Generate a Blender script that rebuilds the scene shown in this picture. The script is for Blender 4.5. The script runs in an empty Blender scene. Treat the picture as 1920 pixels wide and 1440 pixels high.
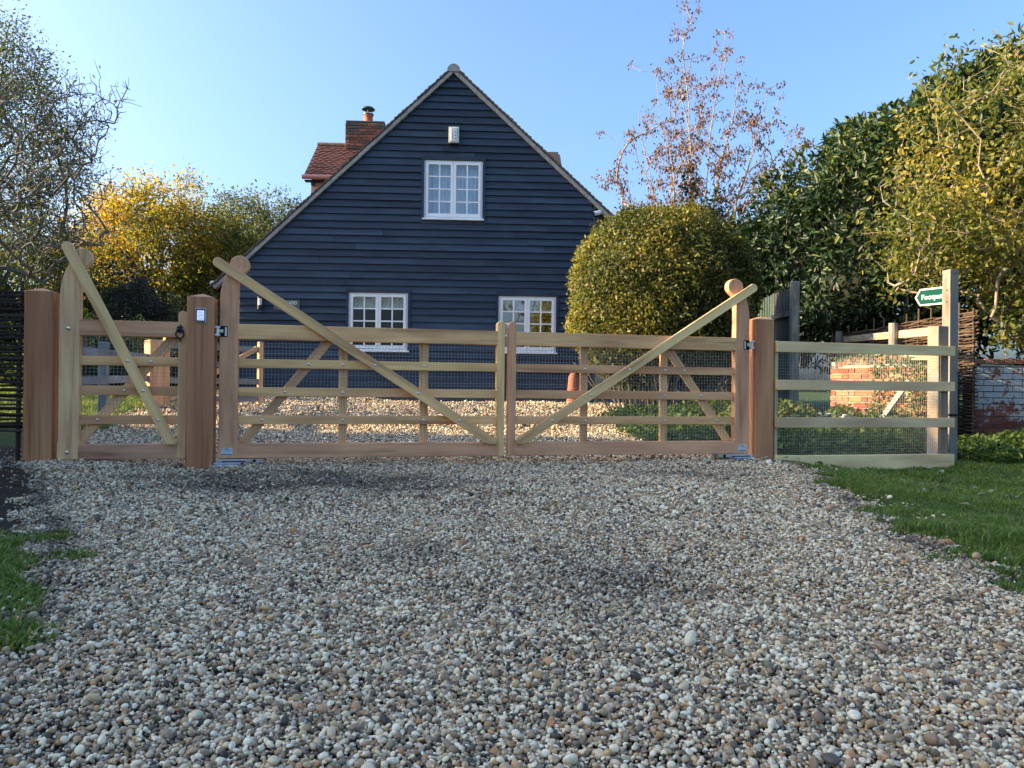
import bpy, math, random
import numpy as np
from mathutils import Vector, Matrix

random.seed(7)
RNG = np.random.default_rng(11)
R = math.radians
scene = bpy.context.scene
COL = scene.collection

# ------------------------------------------------------------------ camera
cam_d = bpy.data.cameras.new('camera')
cam_d.sensor_width = 36.0
cam_d.lens = 36.0 * 1443.0 / 1920.0
cam_d.clip_start = 0.05
cam_d.clip_end = 2000.0
cam = bpy.data.objects.new('camera', cam_d)
COL.objects.link(cam)
cam.matrix_world = (Matrix.Translation((0, 0, 0.60)) @ Matrix.Rotation(math.pi / 2 + math.atan(8 / 1443), 4, 'X')
                    @ Matrix.Rotation(0.011, 4, 'Z'))
scene.camera = cam

# ------------------------------------------------------------------ sky, sun, exposure
SUN_EL, SUN_AZ = R(21.5), R(-2.2)        # low sun square to the left of the view, just grazing past the house front
sun_from = Vector((-math.cos(SUN_AZ) * math.cos(SUN_EL), math.sin(SUN_AZ) * math.cos(SUN_EL), math.sin(SUN_EL)))
world = bpy.data.worlds.new('World')
scene.world = world
world.use_nodes = True
wn, wl = world.node_tree.nodes, world.node_tree.links
bg = wn['Background']
sky = wn.new('ShaderNodeTexSky')
sky.sky_type = 'NISHITA'
sky.sun_disc = False
sky.sun_elevation = SUN_EL
sky.sun_rotation = math.atan2(sun_from.x, sun_from.y)
sky.altitude = 0
sky.air_density = 1.0
sky.dust_density = 5.0
sky.ozone_density = 5.6
wl.new(sky.outputs[0], bg.inputs[0])
bg.inputs[1].default_value = 0.15
sl = bpy.data.lights.new('sun', 'SUN')
sl.energy = 5.0
sl.angle = R(0.55)
sl.color = (1.0, 0.74, 0.43)
sun = bpy.data.objects.new('sun', sl)
sun.rotation_euler = sun_from.to_track_quat('Z', 'Y').to_euler()
COL.objects.link(sun)
vs = scene.view_settings
vs.view_transform = 'Standard'
vs.look = 'None'
vs.exposure = 1.66
vs.gamma = 1.0
scene.cycles.use_denoising = True
scene.cycles.max_bounces = 8
scene.cycles.transparent_max_bounces = 8
scene.cycles.sample_clamp_indirect = 6.0

# ------------------------------------------------------------------ tags and empties
def tag(o, label=None, cat=None, group=None, kind=None):
    if label: o['label'] = label
    if cat: o['category'] = cat
    if group: o['group'] = group
    if kind: o['kind'] = kind
    return o

def empty(name, loc, rz=0.0, label=None, cat=None, group=None, parent=None):
    o = bpy.data.objects.new(name, None)
    o.empty_display_size = 0.1
    COL.objects.link(o)
    o.location = loc
    o.rotation_euler = (0, 0, rz)
    if parent: o.parent = parent
    return tag(o, label, cat, group)

# ------------------------------------------------------------------ materials
def new_mat(name):
    m = bpy.data.materials.new(name)
    m.use_nodes = True
    return m, m.node_tree.nodes, m.node_tree.links, m.node_tree.nodes['Principled BSDF']

def setp(b, **k):
    for n, v in k.items():
        n = n.replace('_', ' ')
        if n in b.inputs: b.inputs[n].default_value = v

def c4(c): return (c[0], c[1], c[2], 1.0)

def ramp(n, stops, interp='LINEAR'):
    r = n.new('ShaderNodeValToRGB')
    r.color_ramp.interpolation = interp
    e = r.color_ramp.elements
    while len(e) < len(stops): e.new(0.5)
    for i, (p, c) in enumerate(stops):
        e[i].position = p
        e[i].color = c4(c) if len(c) == 3 else c
    return r

def mixc(n, l, a, b, fac, mode='MIX'):
    m = n.new('ShaderNodeMix'); m.data_type = 'RGBA'; m.blend_type = mode
    for sock, v in ((m.inputs[6], a), (m.inputs[7], b), (m.inputs[0], fac)):
        if hasattr(v, 'links') or isinstance(v, bpy.types.NodeSocket): l.new(v, sock)
        elif isinstance(v, (int, float)): sock.default_value = v
        else: sock.default_value = c4(v)
    return m.outputs[2]

def noise(n, l, vec, scale, detail=4.0, rough=0.55, dist=0.0):
    t = n.new('ShaderNodeTexNoise')
    t.inputs['Scale'].default_value = scale
    t.inputs['Detail'].default_value = detail
    t.inputs['Roughness'].default_value = rough
    t.inputs['Distortion'].default_value = dist
    if vec is not None: l.new(vec, t.inputs['Vector'])
    return t.outputs[0]

def mapping(n, l, vec, scale, loc=None):
    mp = n.new('ShaderNodeMapping')
    mp.inputs['Scale'].default_value = scale
    l.new(vec, mp.inputs['Vector'])
    if loc is not None: l.new(loc, mp.inputs['Location'])
    return mp.outputs[0]

def bump(n, l, h, strength, dist, b):
    bp = n.new('ShaderNodeBump')
    bp.inputs['Strength'].default_value = strength
    bp.inputs['Distance'].default_value = dist
    l.new(h, bp.inputs['Height'])
    l.new(bp.outputs[0], b.inputs['Normal'])

def wood_mat(name, contrast=0.5, rough=0.62, along=1.2, dark=(0.45, 0.34, 0.26), knots=0.0, fine=0.35, weather=None, use_color=True, color=(0.4, 0.3, 0.2)):
    """grain runs along the first component of the 'gr' attribute; base tint is the object's own colour"""
    m, n, l, b = new_mat(name)
    at = n.new('ShaderNodeAttribute'); at.attribute_name = 'gr'
    oi = n.new('ShaderNodeObjectInfo')
    comb = n.new('ShaderNodeCombineXYZ')
    mul = n.new('ShaderNodeMath'); mul.operation = 'MULTIPLY'; mul.inputs[1].default_value = 37.0
    l.new(oi.outputs['Random'], mul.inputs[0])
    for i in range(3): l.new(mul.outputs[0], comb.inputs[i])
    v = mapping(n, l, at.outputs['Vector'], (along, 22, 22), comb.outputs[0])
    v2 = mapping(n, l, at.outputs['Vector'], (along * 4, 170, 170), comb.outputs[0])
    v3 = mapping(n, l, at.outputs['Vector'], (along * 1.1, 7, 7), comb.outputs[0])
    n1 = noise(n, l, v, 1.0, 5, 0.6, 0.6)
    n2 = noise(n, l, v2, 1.0, 3, 0.6)
    n3 = noise(n, l, v3, 1.0, 2, 0.5, 0.3)
    base = oi.outputs['Color'] if use_color else color
    r1 = ramp(n, [(0.30, dark), (0.47, (1.02, 0.99, 0.97)), (0.70, (1.30, 1.28, 1.22))]); l.new(n1, r1.inputs[0])
    r2 = ramp(n, [(0.3, (0.72, 0.68, 0.64)), (0.55, (1, 1, 1))]); l.new(n2, r2.inputs[0])
    r3 = ramp(n, [(0.34, (0.82, 0.72, 0.70)), (0.50, (1.02, 1.0, 0.98)), (0.66, (1.22, 1.24, 1.16))]); l.new(n3, r3.inputs[0])
    c = mixc(n, l, base, r1.outputs[0], contrast, 'MULTIPLY')
    c = mixc(n, l, c, r2.outputs[0], fine, 'MULTIPLY')
    c = mixc(n, l, c, r3.outputs[0], 0.8, 'MULTIPLY')
    if weather is not None:
        w = noise(n, l, mapping(n, l, at.outputs['Vector'], (3, 9, 9), comb.outputs[0]), 1.0, 5, 0.7)
        rw = ramp(n, [(0.45, (0, 0, 0)), (0.62, (1, 1, 1))]); l.new(w, rw.inputs[0])
        c = mixc(n, l, c, weather, rw.outputs[0])
    l.new(c, b.inputs['Base Color'])
    setp(b, Roughness=rough)
    b.inputs['Specular IOR Level'].default_value = 0.3
    bump(n, l, n2, 0.22, 0.002, b)
    return m

def plain_mat(name, col, rough=0.6, metal=0.0, var=0.0, scale=30.0, bumpy=0.0, spec=0.4):
    m, n, l, b = new_mat(name)
    setp(b, Base_Color=c4(col), Roughness=rough, Metallic=metal)
    b.inputs['Specular IOR Level'].default_value = spec
    if var > 0 or bumpy > 0:
        tc = n.new('ShaderNodeTexCoord')
        nz = noise(n, l, tc.outputs['Object'], scale, 5, 0.6)
        if var > 0:
            r = ramp(n, [(0.3, tuple(x * (1 - var) for x in col)), (0.7, tuple(min(1, x * (1 + var)) for x in col))])
            l.new(nz, r.inputs[0]); l.new(r.outputs[0], b.inputs['Base Color'])
        if bumpy > 0: bump(n, l, nz, bumpy, 0.004, b)
    return m

def leaf_mat(name, stops, trans=0.4, rough=0.45, spec=0.35, tboost=1.6):
    """stops run along the per-leaf 'rnd' value"""
    m, n, l, b = new_mat(name)
    at = n.new('ShaderNodeAttribute'); at.attribute_name = 'rnd'
    r = ramp(n, stops); l.new(at.outputs['Fac'], r.inputs[0])
    l.new(r.outputs[0], b.inputs['Base Color'])
    setp(b, Roughness=rough); b.inputs['Specular IOR Level'].default_value = spec
    tr = n.new('ShaderNodeBsdfTranslucent')
    bright = mixc(n, l, r.outputs[0], (tboost, tboost, tboost * 0.75), 1.0, 'MULTIPLY')
    l.new(bright, tr.inputs[0])
    mx = n.new('ShaderNodeMixShader'); mx.inputs[0].default_value = trans
    l.new(b.outputs[0], mx.inputs[1]); l.new(tr.outputs[0], mx.inputs[2])
    l.new(mx.outputs[0], n['Material Output'].inputs[0])
    return m

M = {}
M['iroko'] = wood_mat('iroko_timber', contrast=0.62)
M['post_wood'] = wood_mat('red_brown_post_timber', contrast=0.75, along=0.7, dark=(0.42, 0.30, 0.26))
M['rail_wood'] = wood_mat('new_softwood_rail', contrast=0.32, fine=0.22, dark=(0.7, 0.62, 0.45))
M['old_wood'] = wood_mat('weathered_grey_timber', contrast=0.6, rough=0.85, along=2.0, weather=(0.20, 0.205, 0.19), fine=0.6)
M['board_paint'] = wood_mat('black_painted_weatherboard', contrast=0.7, rough=0.48, along=1.1, dark=(0.50, 0.50, 0.55), fine=0.7)
M['white_paint'] = plain_mat('white_window_paint', (0.78, 0.80, 0.80), 0.45, var=0.04, scale=8)
M['steel'] = plain_mat('zinc_plated_steel', (0.62, 0.65, 0.68), 0.32, 1.0, var=0.18, scale=40)
M['bolt'] = plain_mat('stainless_bolt', (0.75, 0.74, 0.72), 0.28, 1.0)
M['black_metal'] = plain_mat('black_iron', (0.012, 0.012, 0.013), 0.42, 0.0)
M['wire'] = plain_mat('galvanised_wire', (0.36, 0.37, 0.37), 0.45, 0.7)
M['mortise'] = plain_mat('dark_mortise', (0.01, 0.009, 0.008), 0.9)
M['soil'] = plain_mat('soil', (0.035, 0.026, 0.020), 0.95, var=0.4, scale=40)

def obj_from(name, verts, faces, mat=None, parent=None, gr=None, smooth=False, rnd=None, bevel=0.0, color=None, segs=2):
    me = bpy.data.meshes.new(name)
    me.from_pydata([tuple(v) for v in verts], [], [tuple(f) for f in faces])
    if gr is not None:
        a = me.attributes.new('gr', 'FLOAT_VECTOR', 'POINT')
        a.data.foreach_set('vector', np.asarray(gr, dtype=np.float32).ravel())
    if rnd is not None:
        a = me.attributes.new('rnd', 'FLOAT', 'POINT')
        a.data.foreach_set('value', np.asarray(rnd, dtype=np.float32).ravel())
    if smooth: me.polygons.foreach_set('use_smooth', [True] * len(me.polygons))
    if mat is not None: me.materials.append(M[mat] if isinstance(mat, str) else mat)
    me.update()
    o = bpy.data.objects.new(name, me)
    COL.objects.link(o)
    if parent is not None: o.parent = parent
    if color is not None: o.color = c4(color)
    if bevel > 0:
        bv = o.modifiers.new('edge', 'BEVEL'); bv.width = bevel; bv.segments = segs; bv.limit_method = 'ANGLE'; bv.angle_limit = R(40)
    return o

class MB:
    """collects shapes into ONE mesh object"""
    def __init__(s): s.v, s.f, s.g = [], [], []
    def add(s, vs, fs, gr=None):
        o = len(s.v)
        s.v += [tuple(v) for v in vs]
        s.f += [tuple(i + o for i in f) for f in fs]
        s.g += [tuple(g) for g in (gr if gr is not None else vs)]
        return s
    def box(s, x0, x1, y0, y1, z0, z1, axis=0):
        vs = [(x, y, z) for x in (x0, x1) for y in (y0, y1) for z in (z0, z1)]
        fs = [(0, 1, 3, 2), (4, 6, 7, 5), (0, 4, 5, 1), (2, 3, 7, 6), (0, 2, 6, 4), (1, 5, 7, 3)]
        gr = [(p[axis], p[(axis + 1) % 3], p[(axis + 2) % 3]) for p in vs]
        return s.add(vs, fs, gr)
    def bar(s, p0, p1, w, t, nrm=(0, -1, 0), w1=None):
        """box from p0 to p1, width w in the plane across nrm, thickness t along nrm"""
        p0, p1, nn = Vector(p0), Vector(p1), Vector(nrm).normalized()
        d = (p1 - p0); L = d.length; d.normalize()
        nn = (nn - d * nn.dot(d)).normalized()
        sd = d.cross(nn)
        w1 = w if w1 is None else w1
        vs, gr = [], []
        for k, (p, ww) in enumerate(((p0, w), (p1, w1))):
            for a in (-1, 1):
                for c in (-1, 1):
                    vs.append(p + sd * (a * ww / 2) + nn * (c * t / 2)); gr.append((k * L, a * ww / 2, c * t / 2))
        fs = [(0, 1, 3, 2), (4, 6, 7, 5), (0, 4, 5, 1), (2, 3, 7, 6), (0, 2, 6, 4), (1, 5, 7, 3)]
        return s.add(vs, fs, gr)
    def prism(s, prof, y0, y1, axis='z'):
        """profile of (x, z) points pushed from y0 to y1"""
        n = len(prof)
        vs = [(x, y0, z) for x, z in prof] + [(x, y1, z) for x, z in prof]
        fs = [tuple(range(n))[::-1] if y0 > y1 else tuple(range(n)), tuple(range(n, 2 * n)) if y0 > y1 else tuple(range(n, 2 * n))[::-1]]
        fs += [(i, i + n, (i + 1) % n + n, (i + 1) % n) for i in range(n)]
        gr = [(p[2], p[0], p[1]) if axis == 'z' else (p[0], p[2], p[1]) for p in vs]
        return s.add(vs, fs, gr)
    def tube(s, pts, rad, sides=8, caps=True):
        pts = [Vector(p) for p in pts]
        rads = rad if isinstance(rad, (list, tuple)) else [rad] * len(pts)
        o = len(s.v); up = None
        vs, gr, dist = [], [], 0.0
        for i, p in enumerate(pts):
            d = (pts[min(i + 1, len(pts) - 1)] - pts[max(i - 1, 0)])
            d = d.normalized() if d.length > 1e-9 else Vector((0, 0, 1))
            if up is None: up = Vector((0, 0, 1)) if abs(d.z) < 0.9 else Vector((1, 0, 0))
            a = d.cross(up)
            if a.length < 1e-4: a = d.cross(Vector((0.3, 0.9, 0.1)))
            a.normalize(); b = d.cross(a); up = -b if False else up
            if i: dist += (p - pts[i - 1]).length
            for k in range(sides):
                t = 2 * math.pi * k / sides
                vs.append(p + (a * math.cos(t) + b * math.sin(t)) * rads[i]); gr.append((dist, math.cos(t) * rads[i], math.sin(t) * rads[i]))
        fs = []
        for i in range(len(pts) - 1):
            for k in range(sides):
                k2 = (k + 1) % sides
                fs.append((i * sides + k, i * sides + k2, (i + 1) * sides + k2, (i + 1) * sides + k))
        if caps:
            fs.append(tuple(range(sides))[::-1]); fs.append(tuple((len(pts) - 1) * sides + k for k in range(sides)))
        return s.add(vs, fs, gr)
    def lathe(s, prof, c=(0, 0, 0), sides=24):
        """profile of (radius, z) turned about z"""
        vs = [(c[0] + r * math.cos(2 * math.pi * k / sides), c[1] + r * math.sin(2 * math.pi * k / sides), c[2] + z) for r, z in prof for k in range(sides)]
        fs = [(i * sides + k, i * sides + (k + 1) % sides, (i + 1) * sides + (k + 1) % sides, (i + 1) * sides + k)
              for i in range(len(prof) - 1) for k in range(sides)]
        fs.append(tuple(range(sides))[::-1]); fs.append(tuple((len(prof) - 1) * sides + k for k in range(sides)))
        return s.add(vs, fs)
    def build(s, name, mat, parent=None, bevel=0.0, smooth=False, color=None, segs=2):
        return obj_from(name, s.v, s.f, mat, parent, gr=s.g, bevel=bevel, smooth=smooth, color=color, segs=segs)

# ------------------------------------------------------------------ ground shape
def sst(a, b, x):
    t = np.clip((np.asarray(x, float) - a) / (b - a), 0, 1)
    return t * t * (3 - 2 * t)

def gz(x, y):
    x = np.asarray(x, float); y = np.asarray(y, float)
    z = 0.29 * sst(6.9, 15.0, y)
    z = z - 0.11 * sst(2.25, 3.3, x) * sst(3.6, 6.0, y) * (1 - sst(8.0, 11.0, y))
    z = z + 0.05 * sst(2.3, 3.1, -x) * sst(3.6, 5.0, y)
    z = z + 0.16 * sst(3.8, 5.4, -x) * sst(8.0, 11.0, y)
    z = z + 0.012 * np.sin(x * 2.1 + 1.0) * np.sin(y * 1.7 + 0.4) + 0.006 * np.sin(x * 5.3 + y * 3.1)
    return z
def gzf(x, y): return float(gz(x, y))

DRIVE = [(-0.95, 0.3), (-0.95, 1.2), (-1.20, 1.82), (-1.22, 2.0), (-1.30, 2.11), (-1.50, 2.54), (-1.74, 2.98), (-2.16, 3.59), (-2.86, 4.64), (-3.5, 5.25),
         (-3.7, 6.0), (-4.2, 7.4), (-4.75, 9.6), (-4.9, 11.0), (-5.3, 12.5), (-5.9, 16.2), (2.2, 16.2), (1.9, 13.0), (1.55, 11.0), (1.35, 9.0), (1.6, 7.6), (2.1, 6.75),
         (2.3, 6.35), (2.2, 5.6), (2.12, 5.2), (1.87, 4.2), (1.66, 3.45), (1.6, 2.9), (1.55, 2.68), (1.54, 2.46), (1.56, 2.3), (1.62, 1.9), (1.62, 0.3)]

def inside(poly, x, y):
    res = np.zeros(x.shape, bool)
    j = len(poly) - 1
    for i in range(len(poly)):
        xi, yi = poly[i]; xj, yj = poly[j]
        c = ((yi > y) != (yj > y)) & (x < (xj - xi) * (y - yi) / (yj - yi + 1e-12) + xi)
        res ^= c; j = i
    return res

def edge_dist(poly, x, y):
    d = np.full(x.shape, 1e9)
    for i in range(len(poly)):
        ax, ay = poly[i]; bx, by = poly[(i + 1) % len(poly)]
        vx, vy = bx - ax, by - ay
        t = np.clip(((x - ax) * vx + (y - ay) * vy) / (vx * vx + vy * vy + 1e-12), 0, 1)
        d = np.minimum(d, np.hypot(x - ax - t * vx, y - ay - t * vy))
    return np.where(inside(poly, x, y), d, -d)

def wob(x, y):
    return 0.05 * np.sin(7 * x + 3 * y) + 0.04 * np.sin(13 * y - 5 * x + 1.3) + 0.03 * np.sin(23 * x + 17 * y)

# one ground sheet, fine near the gate, reaching far beyond the trees
def ground_sheet():
    xs = np.concatenate([[-400, -200, -100, -50, -30, -20, -15, -11], np.arange(-9, 9.01, 0.12), [11, 15, 20, 30, 50, 100, 200, 400]])
    ys = np.concatenate([[-300, -100, -40, -20, -10, -5, -2], np.arange(-0.6, 17.6, 0.12), [19, 22, 26, 32, 40, 60, 100, 200, 500]])
    X, Y = np.meshgrid(xs, ys)
    Z = gz(X, Y)
    nx, ny = len(xs), len(ys)
    V = np.stack([X.ravel(), Y.ravel(), Z.ravel()], 1)
    idx = np.arange(nx * ny).reshape(ny, nx)
    F = np.stack([idx[:-1, :-1].ravel(), idx[:-1, 1:].ravel(), idx[1:, 1:].ravel(), idx[1:, :-1].ravel()], 1)
    d = edge_dist(DRIVE, X.ravel() + 0, Y.ravel()) + wob(X.ravel(), Y.ravel())
    m, n, l, b = new_mat('ground_soil_grass')
    at = n.new('ShaderNodeAttribute'); at.attribute_name = 'rnd'
    geo = n.new('ShaderNodeNewGeometry')
    n1 = noise(n, l, geo.outputs['Position'], 3.0, 6, 0.65)
    n2 = noise(n, l, geo.outputs['Position'], 60.0, 4, 0.7)
    g = ramp(n, [(0.3, (0.030, 0.040, 0.014)), (0.5, (0.042, 0.070, 0.018)), (0.7, (0.060, 0.095, 0.024))]); l.new(n1, g.inputs[0])
    s = ramp(n, [(0.3, (0.022, 0.018, 0.014)), (0.55, (0.060, 0.050, 0.040)), (0.72, (0.15, 0.135, 0.115))]); l.new(n2, s.inputs[0])
    c = mixc(n, l, g.outputs[0], s.outputs[0], at.outputs['Fac'])
    bed = n.new('ShaderNodeAttribute'); bed.attribute_name = 'bed'
    dk = ramp(n, [(0.35, (0.016, 0.012, 0.010)), (0.65, (0.050, 0.038, 0.029))]); l.new(n2, dk.inputs[0])
    c = mixc(n, l, c, dk.outputs[0], bed.outputs['Fac'])
    l.new(c, b.inputs['Base Color']); setp(b, Roughness=0.95); b.inputs['Specular IOR Level'].default_value = 0.1
    bump(n, l, n2, 0.6, 0.02, b)
    o = obj_from('ground', V, F, m, rnd=np.clip(d / 0.10 + 1.0, 0, 1), smooth=True)
    xr_, yr_ = X.ravel(), Y.ravel()
    bedv = sst(1.4, 1.7, -xr_) * sst(2.95, 3.2, yr_) * (1 - sst(6.2, 7.0, yr_)) * (1 - np.clip(d / 0.12 + 0.6, 0, 1))
    bedv = np.maximum(bedv, np.clip(1 - np.abs(d + 0.06) / 0.16, 0, 1) * (yr_ < 6.3) * 0.9)
    a = o.data.attributes.new('bed', 'FLOAT', 'POINT'); a.data.foreach_set('value', bedv.astype(np.float32))
    tag(o, kind='structure')
    return o
ground_sheet()

# ------------------------------------------------------------------ instancing on a point cloud (only for uncountable stuff)
def instance_stuff(name, pts, rot, scl, idx, kinds, label, cat, dirt=None):
    me = bpy.data.meshes.new(name)
    me.vertices.add(len(pts))
    me.vertices.foreach_set('co', np.asarray(pts, np.float32).ravel())
    a = me.attributes.new('rot', 'FLOAT_VECTOR', 'POINT'); a.data.foreach_set('vector', np.asarray(rot, np.float32).ravel())
    a = me.attributes.new('scl', 'FLOAT_VECTOR', 'POINT'); a.data.foreach_set('vector', np.asarray(scl, np.float32).ravel())
    a = me.attributes.new('idx', 'INT', 'POINT'); a.data.foreach_set('value', np.asarray(idx, np.int32))
    if dirt is not None:
        a = me.attributes.new('dirt', 'FLOAT', 'POINT'); a.data.foreach_set('value', np.asarray(dirt, np.float32))
    o = bpy.data.objects.new(name, me)
    COL.objects.link(o)
    coll = bpy.data.collections.new(name + '_kinds')
    for k in kinds: coll.objects.link(k)
    ng = bpy.data.node_groups.new(name + '_scatter', 'GeometryNodeTree')
    ng.interface.new_socket('Geometry', in_out='INPUT', socket_type='NodeSocketGeometry')
    ng.interface.new_socket('Geometry', in_out='OUTPUT', socket_type='NodeSocketGeometry')
    N, L = ng.nodes, ng.links
    gi, go = N.new('NodeGroupInput'), N.new('NodeGroupOutput')
    ci = N.new('GeometryNodeCollectionInfo')
    ci.inputs['Collection'].default_value = coll
    ci.inputs['Separate Children'].default_value = True
    ci.inputs['Reset Children'].default_value = True
    iop = N.new('GeometryNodeInstanceOnPoints')
    iop.inputs['Pick Instance'].default_value = True
    def na(nm, t):
        q = N.new('GeometryNodeInputNamedAttribute'); q.data_type = t; q.inputs['Name'].default_value = nm
        return next(s for s in q.outputs if s.enabled and s.name == 'Attribute')
    L.new(gi.outputs[0], iop.inputs['Points'])
    L.new(ci.outputs[0], iop.inputs['Instance'])
    L.new(na('idx', 'INT'), iop.inputs['Instance Index'])
    L.new(na('rot', 'FLOAT_VECTOR'), iop.inputs['Rotation'])
    L.new(na('scl', 'FLOAT_VECTOR'), iop.inputs['Scale'])
    L.new(iop.outputs[0], go.inputs[0])
    md = o.modifiers.new('scatter', 'NODES'); md.node_group = ng
    return tag(o, label, cat, kind='stuff')

def kind_obj(name, V, F, mat, smooth=True, rnd=None):
    me = bpy.data.meshes.new(name)
    me.from_pydata([tuple(v) for v in V], [], [tuple(f) for f in F])
    if smooth: me.polygons.foreach_set('use_smooth', [True] * len(me.polygons))
    if rnd is not None:
        a = me.attributes.new('rnd', 'FLOAT', 'POINT'); a.data.foreach_set('value', np.asarray(rnd, np.float32))
    me.materials.append(mat); me.update()
    return bpy.data.objects.new(name, me)

def in_view(x, y, side=0.9):
    return np.abs(x) < 0.70 * y + side

# ------------------------------------------------------------------ gravel
def pebble_material():
    m, n, l, b = new_mat('river_pebble')
    oi = n.new('ShaderNodeObjectInfo')
    r = ramp(n, [(0.0, (0.057, 0.047, 0.034)), (0.10, (0.154, 0.127, 0.090)), (0.20, (0.371, 0.289, 0.181)), (0.29, (0.309, 0.201, 0.103)),
                 (0.38, (0.494, 0.387, 0.237)), (0.47, (0.639, 0.441, 0.211)), (0.53, (0.443, 0.211, 0.077)), (0.60, (0.536, 0.451, 0.314)),
                 (0.70, (0.762, 0.608, 0.370)), (0.82, (0.875, 0.745, 0.490)), (0.93, (0.900, 0.813, 0.568))])
    l.new(oi.outputs['Random'], r.inputs[0])
    tc = n.new('ShaderNodeTexCoord')
    nz = noise(n, l, tc.outputs['Object'], 1.8, 4, 0.65)
    rr = ramp(n, [(0.3, (0.70, 0.68, 0.66)), (0.7, (1.15, 1.14, 1.12))]); l.new(nz, rr.inputs[0])
    c = mixc(n, l, r.outputs[0], rr.outputs[0], 0.8, 'MULTIPLY')
    da = n.new('ShaderNodeAttribute'); da.attribute_type = 'INSTANCER'; da.attribute_name = 'dirt'
    c = mixc(n, l, c, (0.060, 0.046, 0.034), da.outputs['Fac'])
    l.new(c, b.inputs['Base Color']); setp(b, Roughness=0.62); b.inputs['Specular IOR Level'].default_value = 0.35
    return m

def gravel():
    pm = pebble_material()
    import bmesh
    kinds = []
    for k in range(7):
        bm = bmesh.new()
        bmesh.ops.create_icosphere(bm, subdivisions=2 if k < 5 else 1, radius=1.0)
        rs = np.random.default_rng(100 + k)
        dirs = rs.normal(size=(5, 3)); dirs /= np.linalg.norm(dirs, axis=1)[:, None]
        amp = rs.uniform(-0.22, 0.22, 5)
        for v in bm.verts:
            p = np.array(v.co); q = p / np.linalg.norm(p)
            s = 1 + float(np.sum(amp * np.clip(dirs @ q, 0, 1) ** 2)) + rs.uniform(-0.06, 0.06)
            v.co = Vector(p * s)
        me = bpy.data.meshes.new('pebble'); bm.to_mesh(me); bm.free()
        me.polygons.foreach_set('use_smooth', [True] * len(me.polygons))
        me.materials.append(pm)
        kinds.append(bpy.data.objects.new('pebble', me))
    P, S, Rr, I, D = [], [], [], [], []
    for (y0, y1, sp, sc) in ((0.95, 2.2, 0.0070, 1.0), (2.2, 3.6, 0.0080, 1.0), (3.6, 6.4, 0.0105, 1.25), (6.4, 9.5, 0.018, 2.1), (9.5, 16.2, 0.027, 3.0)):
        ys = np.arange(y0, y1, sp)
        xs = np.arange(-6.5, 3.0, sp)
        X, Y = np.meshgrid(xs, ys); X = X.ravel(); Y = Y.ravel()
        X = X + RNG.uniform(-0.5, 0.5, X.size) * sp; Y = Y + RNG.uniform(-0.5, 0.5, X.size) * sp
        k = in_view(X, Y); X, Y = X[k], Y[k]
        d = edge_dist(DRIVE, X, Y) + wob(X, Y) * 1.3
        keep = d > RNG.exponential(0.05, X.size) - 0.06
        keep |= (d > -0.30) & (RNG.random(X.size) < 0.035)
        X, Y = X[keep], Y[keep]
        n = X.size
        # thinner, dirtier patches where tyres and feet have pushed the stones about
        bare = np.sin(X * 2.3 + 0.7) * np.sin(Y * 1.9 + 2.0) + 0.5 * np.sin(X * 6.1 - Y * 4.3)
        dirty = (np.exp(-((X + 1.35) ** 2 / 0.9 + (Y - 4.7) ** 2 / 0.45)) + 0.9 * np.exp(-((X - 0.28) ** 2 / 0.05 + (Y - 2.45) ** 2 / 0.10)))
        drop = RNG.random(n) < 0.10 * (bare > 0.9) + 0.28 * np.clip(dirty, 0, 1)
        X, Y = X[~drop], Y[~drop]; n = X.size
        size = np.exp(RNG.normal(math.log(0.0037), 0.30, n)) * sc
        big = RNG.random(n) < 0.008
        size[big] *= RNG.uniform(1.4, 2.0, big.sum())
        el = RNG.uniform(0.75, 1.15, n)
        s3 = np.stack([size * RNG.uniform(0.95, 1.45, n), size * el, size * RNG.uniform(0.55, 0.95, n)], 1)
        Z = gz(X, Y) + size * RNG.uniform(-0.3, 1.7, n) + 0.004
        Z += 0.006 * np.sin(X * 9 + Y * 4) * np.sin(Y * 11 - X * 3)
        tilt = RNG.normal(0, 0.55, (n, 2))
        dirty = (np.exp(-((X + 1.35) ** 2 / 1.1 + (Y - 4.75) ** 2 / 0.35)) + 0.7 * np.exp(-((X - 0.28) ** 2 / 0.05 + (Y - 2.45) ** 2 / 0.09)) + 0.22 * np.exp(-((X + 0.35) ** 2 / 0.06 + (Y - 2.75) ** 2 / 0.05))
                 + 0.6 * np.exp(-((X - 1.2) ** 2 / 0.5 + (Y - 5.4) ** 2 / 0.10)) + 0.8 * np.exp(-np.abs(edge_dist(DRIVE, X, Y)) / 0.06) * (Y < 6.3))
        pat = 0.5 + 0.5 * np.sin(X * 5.1 + 1.3 * np.sin(Y * 3.3)) * np.sin(Y * 6.7 + 1.1 * np.sin(X * 4.1))
        D.append(np.clip(1.5 * dirty * (0.35 + 0.9 * pat) * RNG.uniform(0.2, 1.1, n) + 0.16 * pat * (RNG.random(n) < 0.35), 0, 0.85))
        P.append(np.stack([X, Y, Z], 1)); S.append(s3)
        Rr.append(np.concatenate([tilt, RNG.uniform(0, 6.283, (n, 1))], 1))
        I.append(RNG.integers(0, 5, n) if y1 < 7 else RNG.integers(5, 7, n))
    P, S, Rr, I, D = map(np.concatenate, (P, S, Rr, I, D))
    instance_stuff('gravel', P, Rr, S, I, kinds, 'loose mixed river pebbles covering the whole driveway', 'gravel', D)
gravel()

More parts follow.
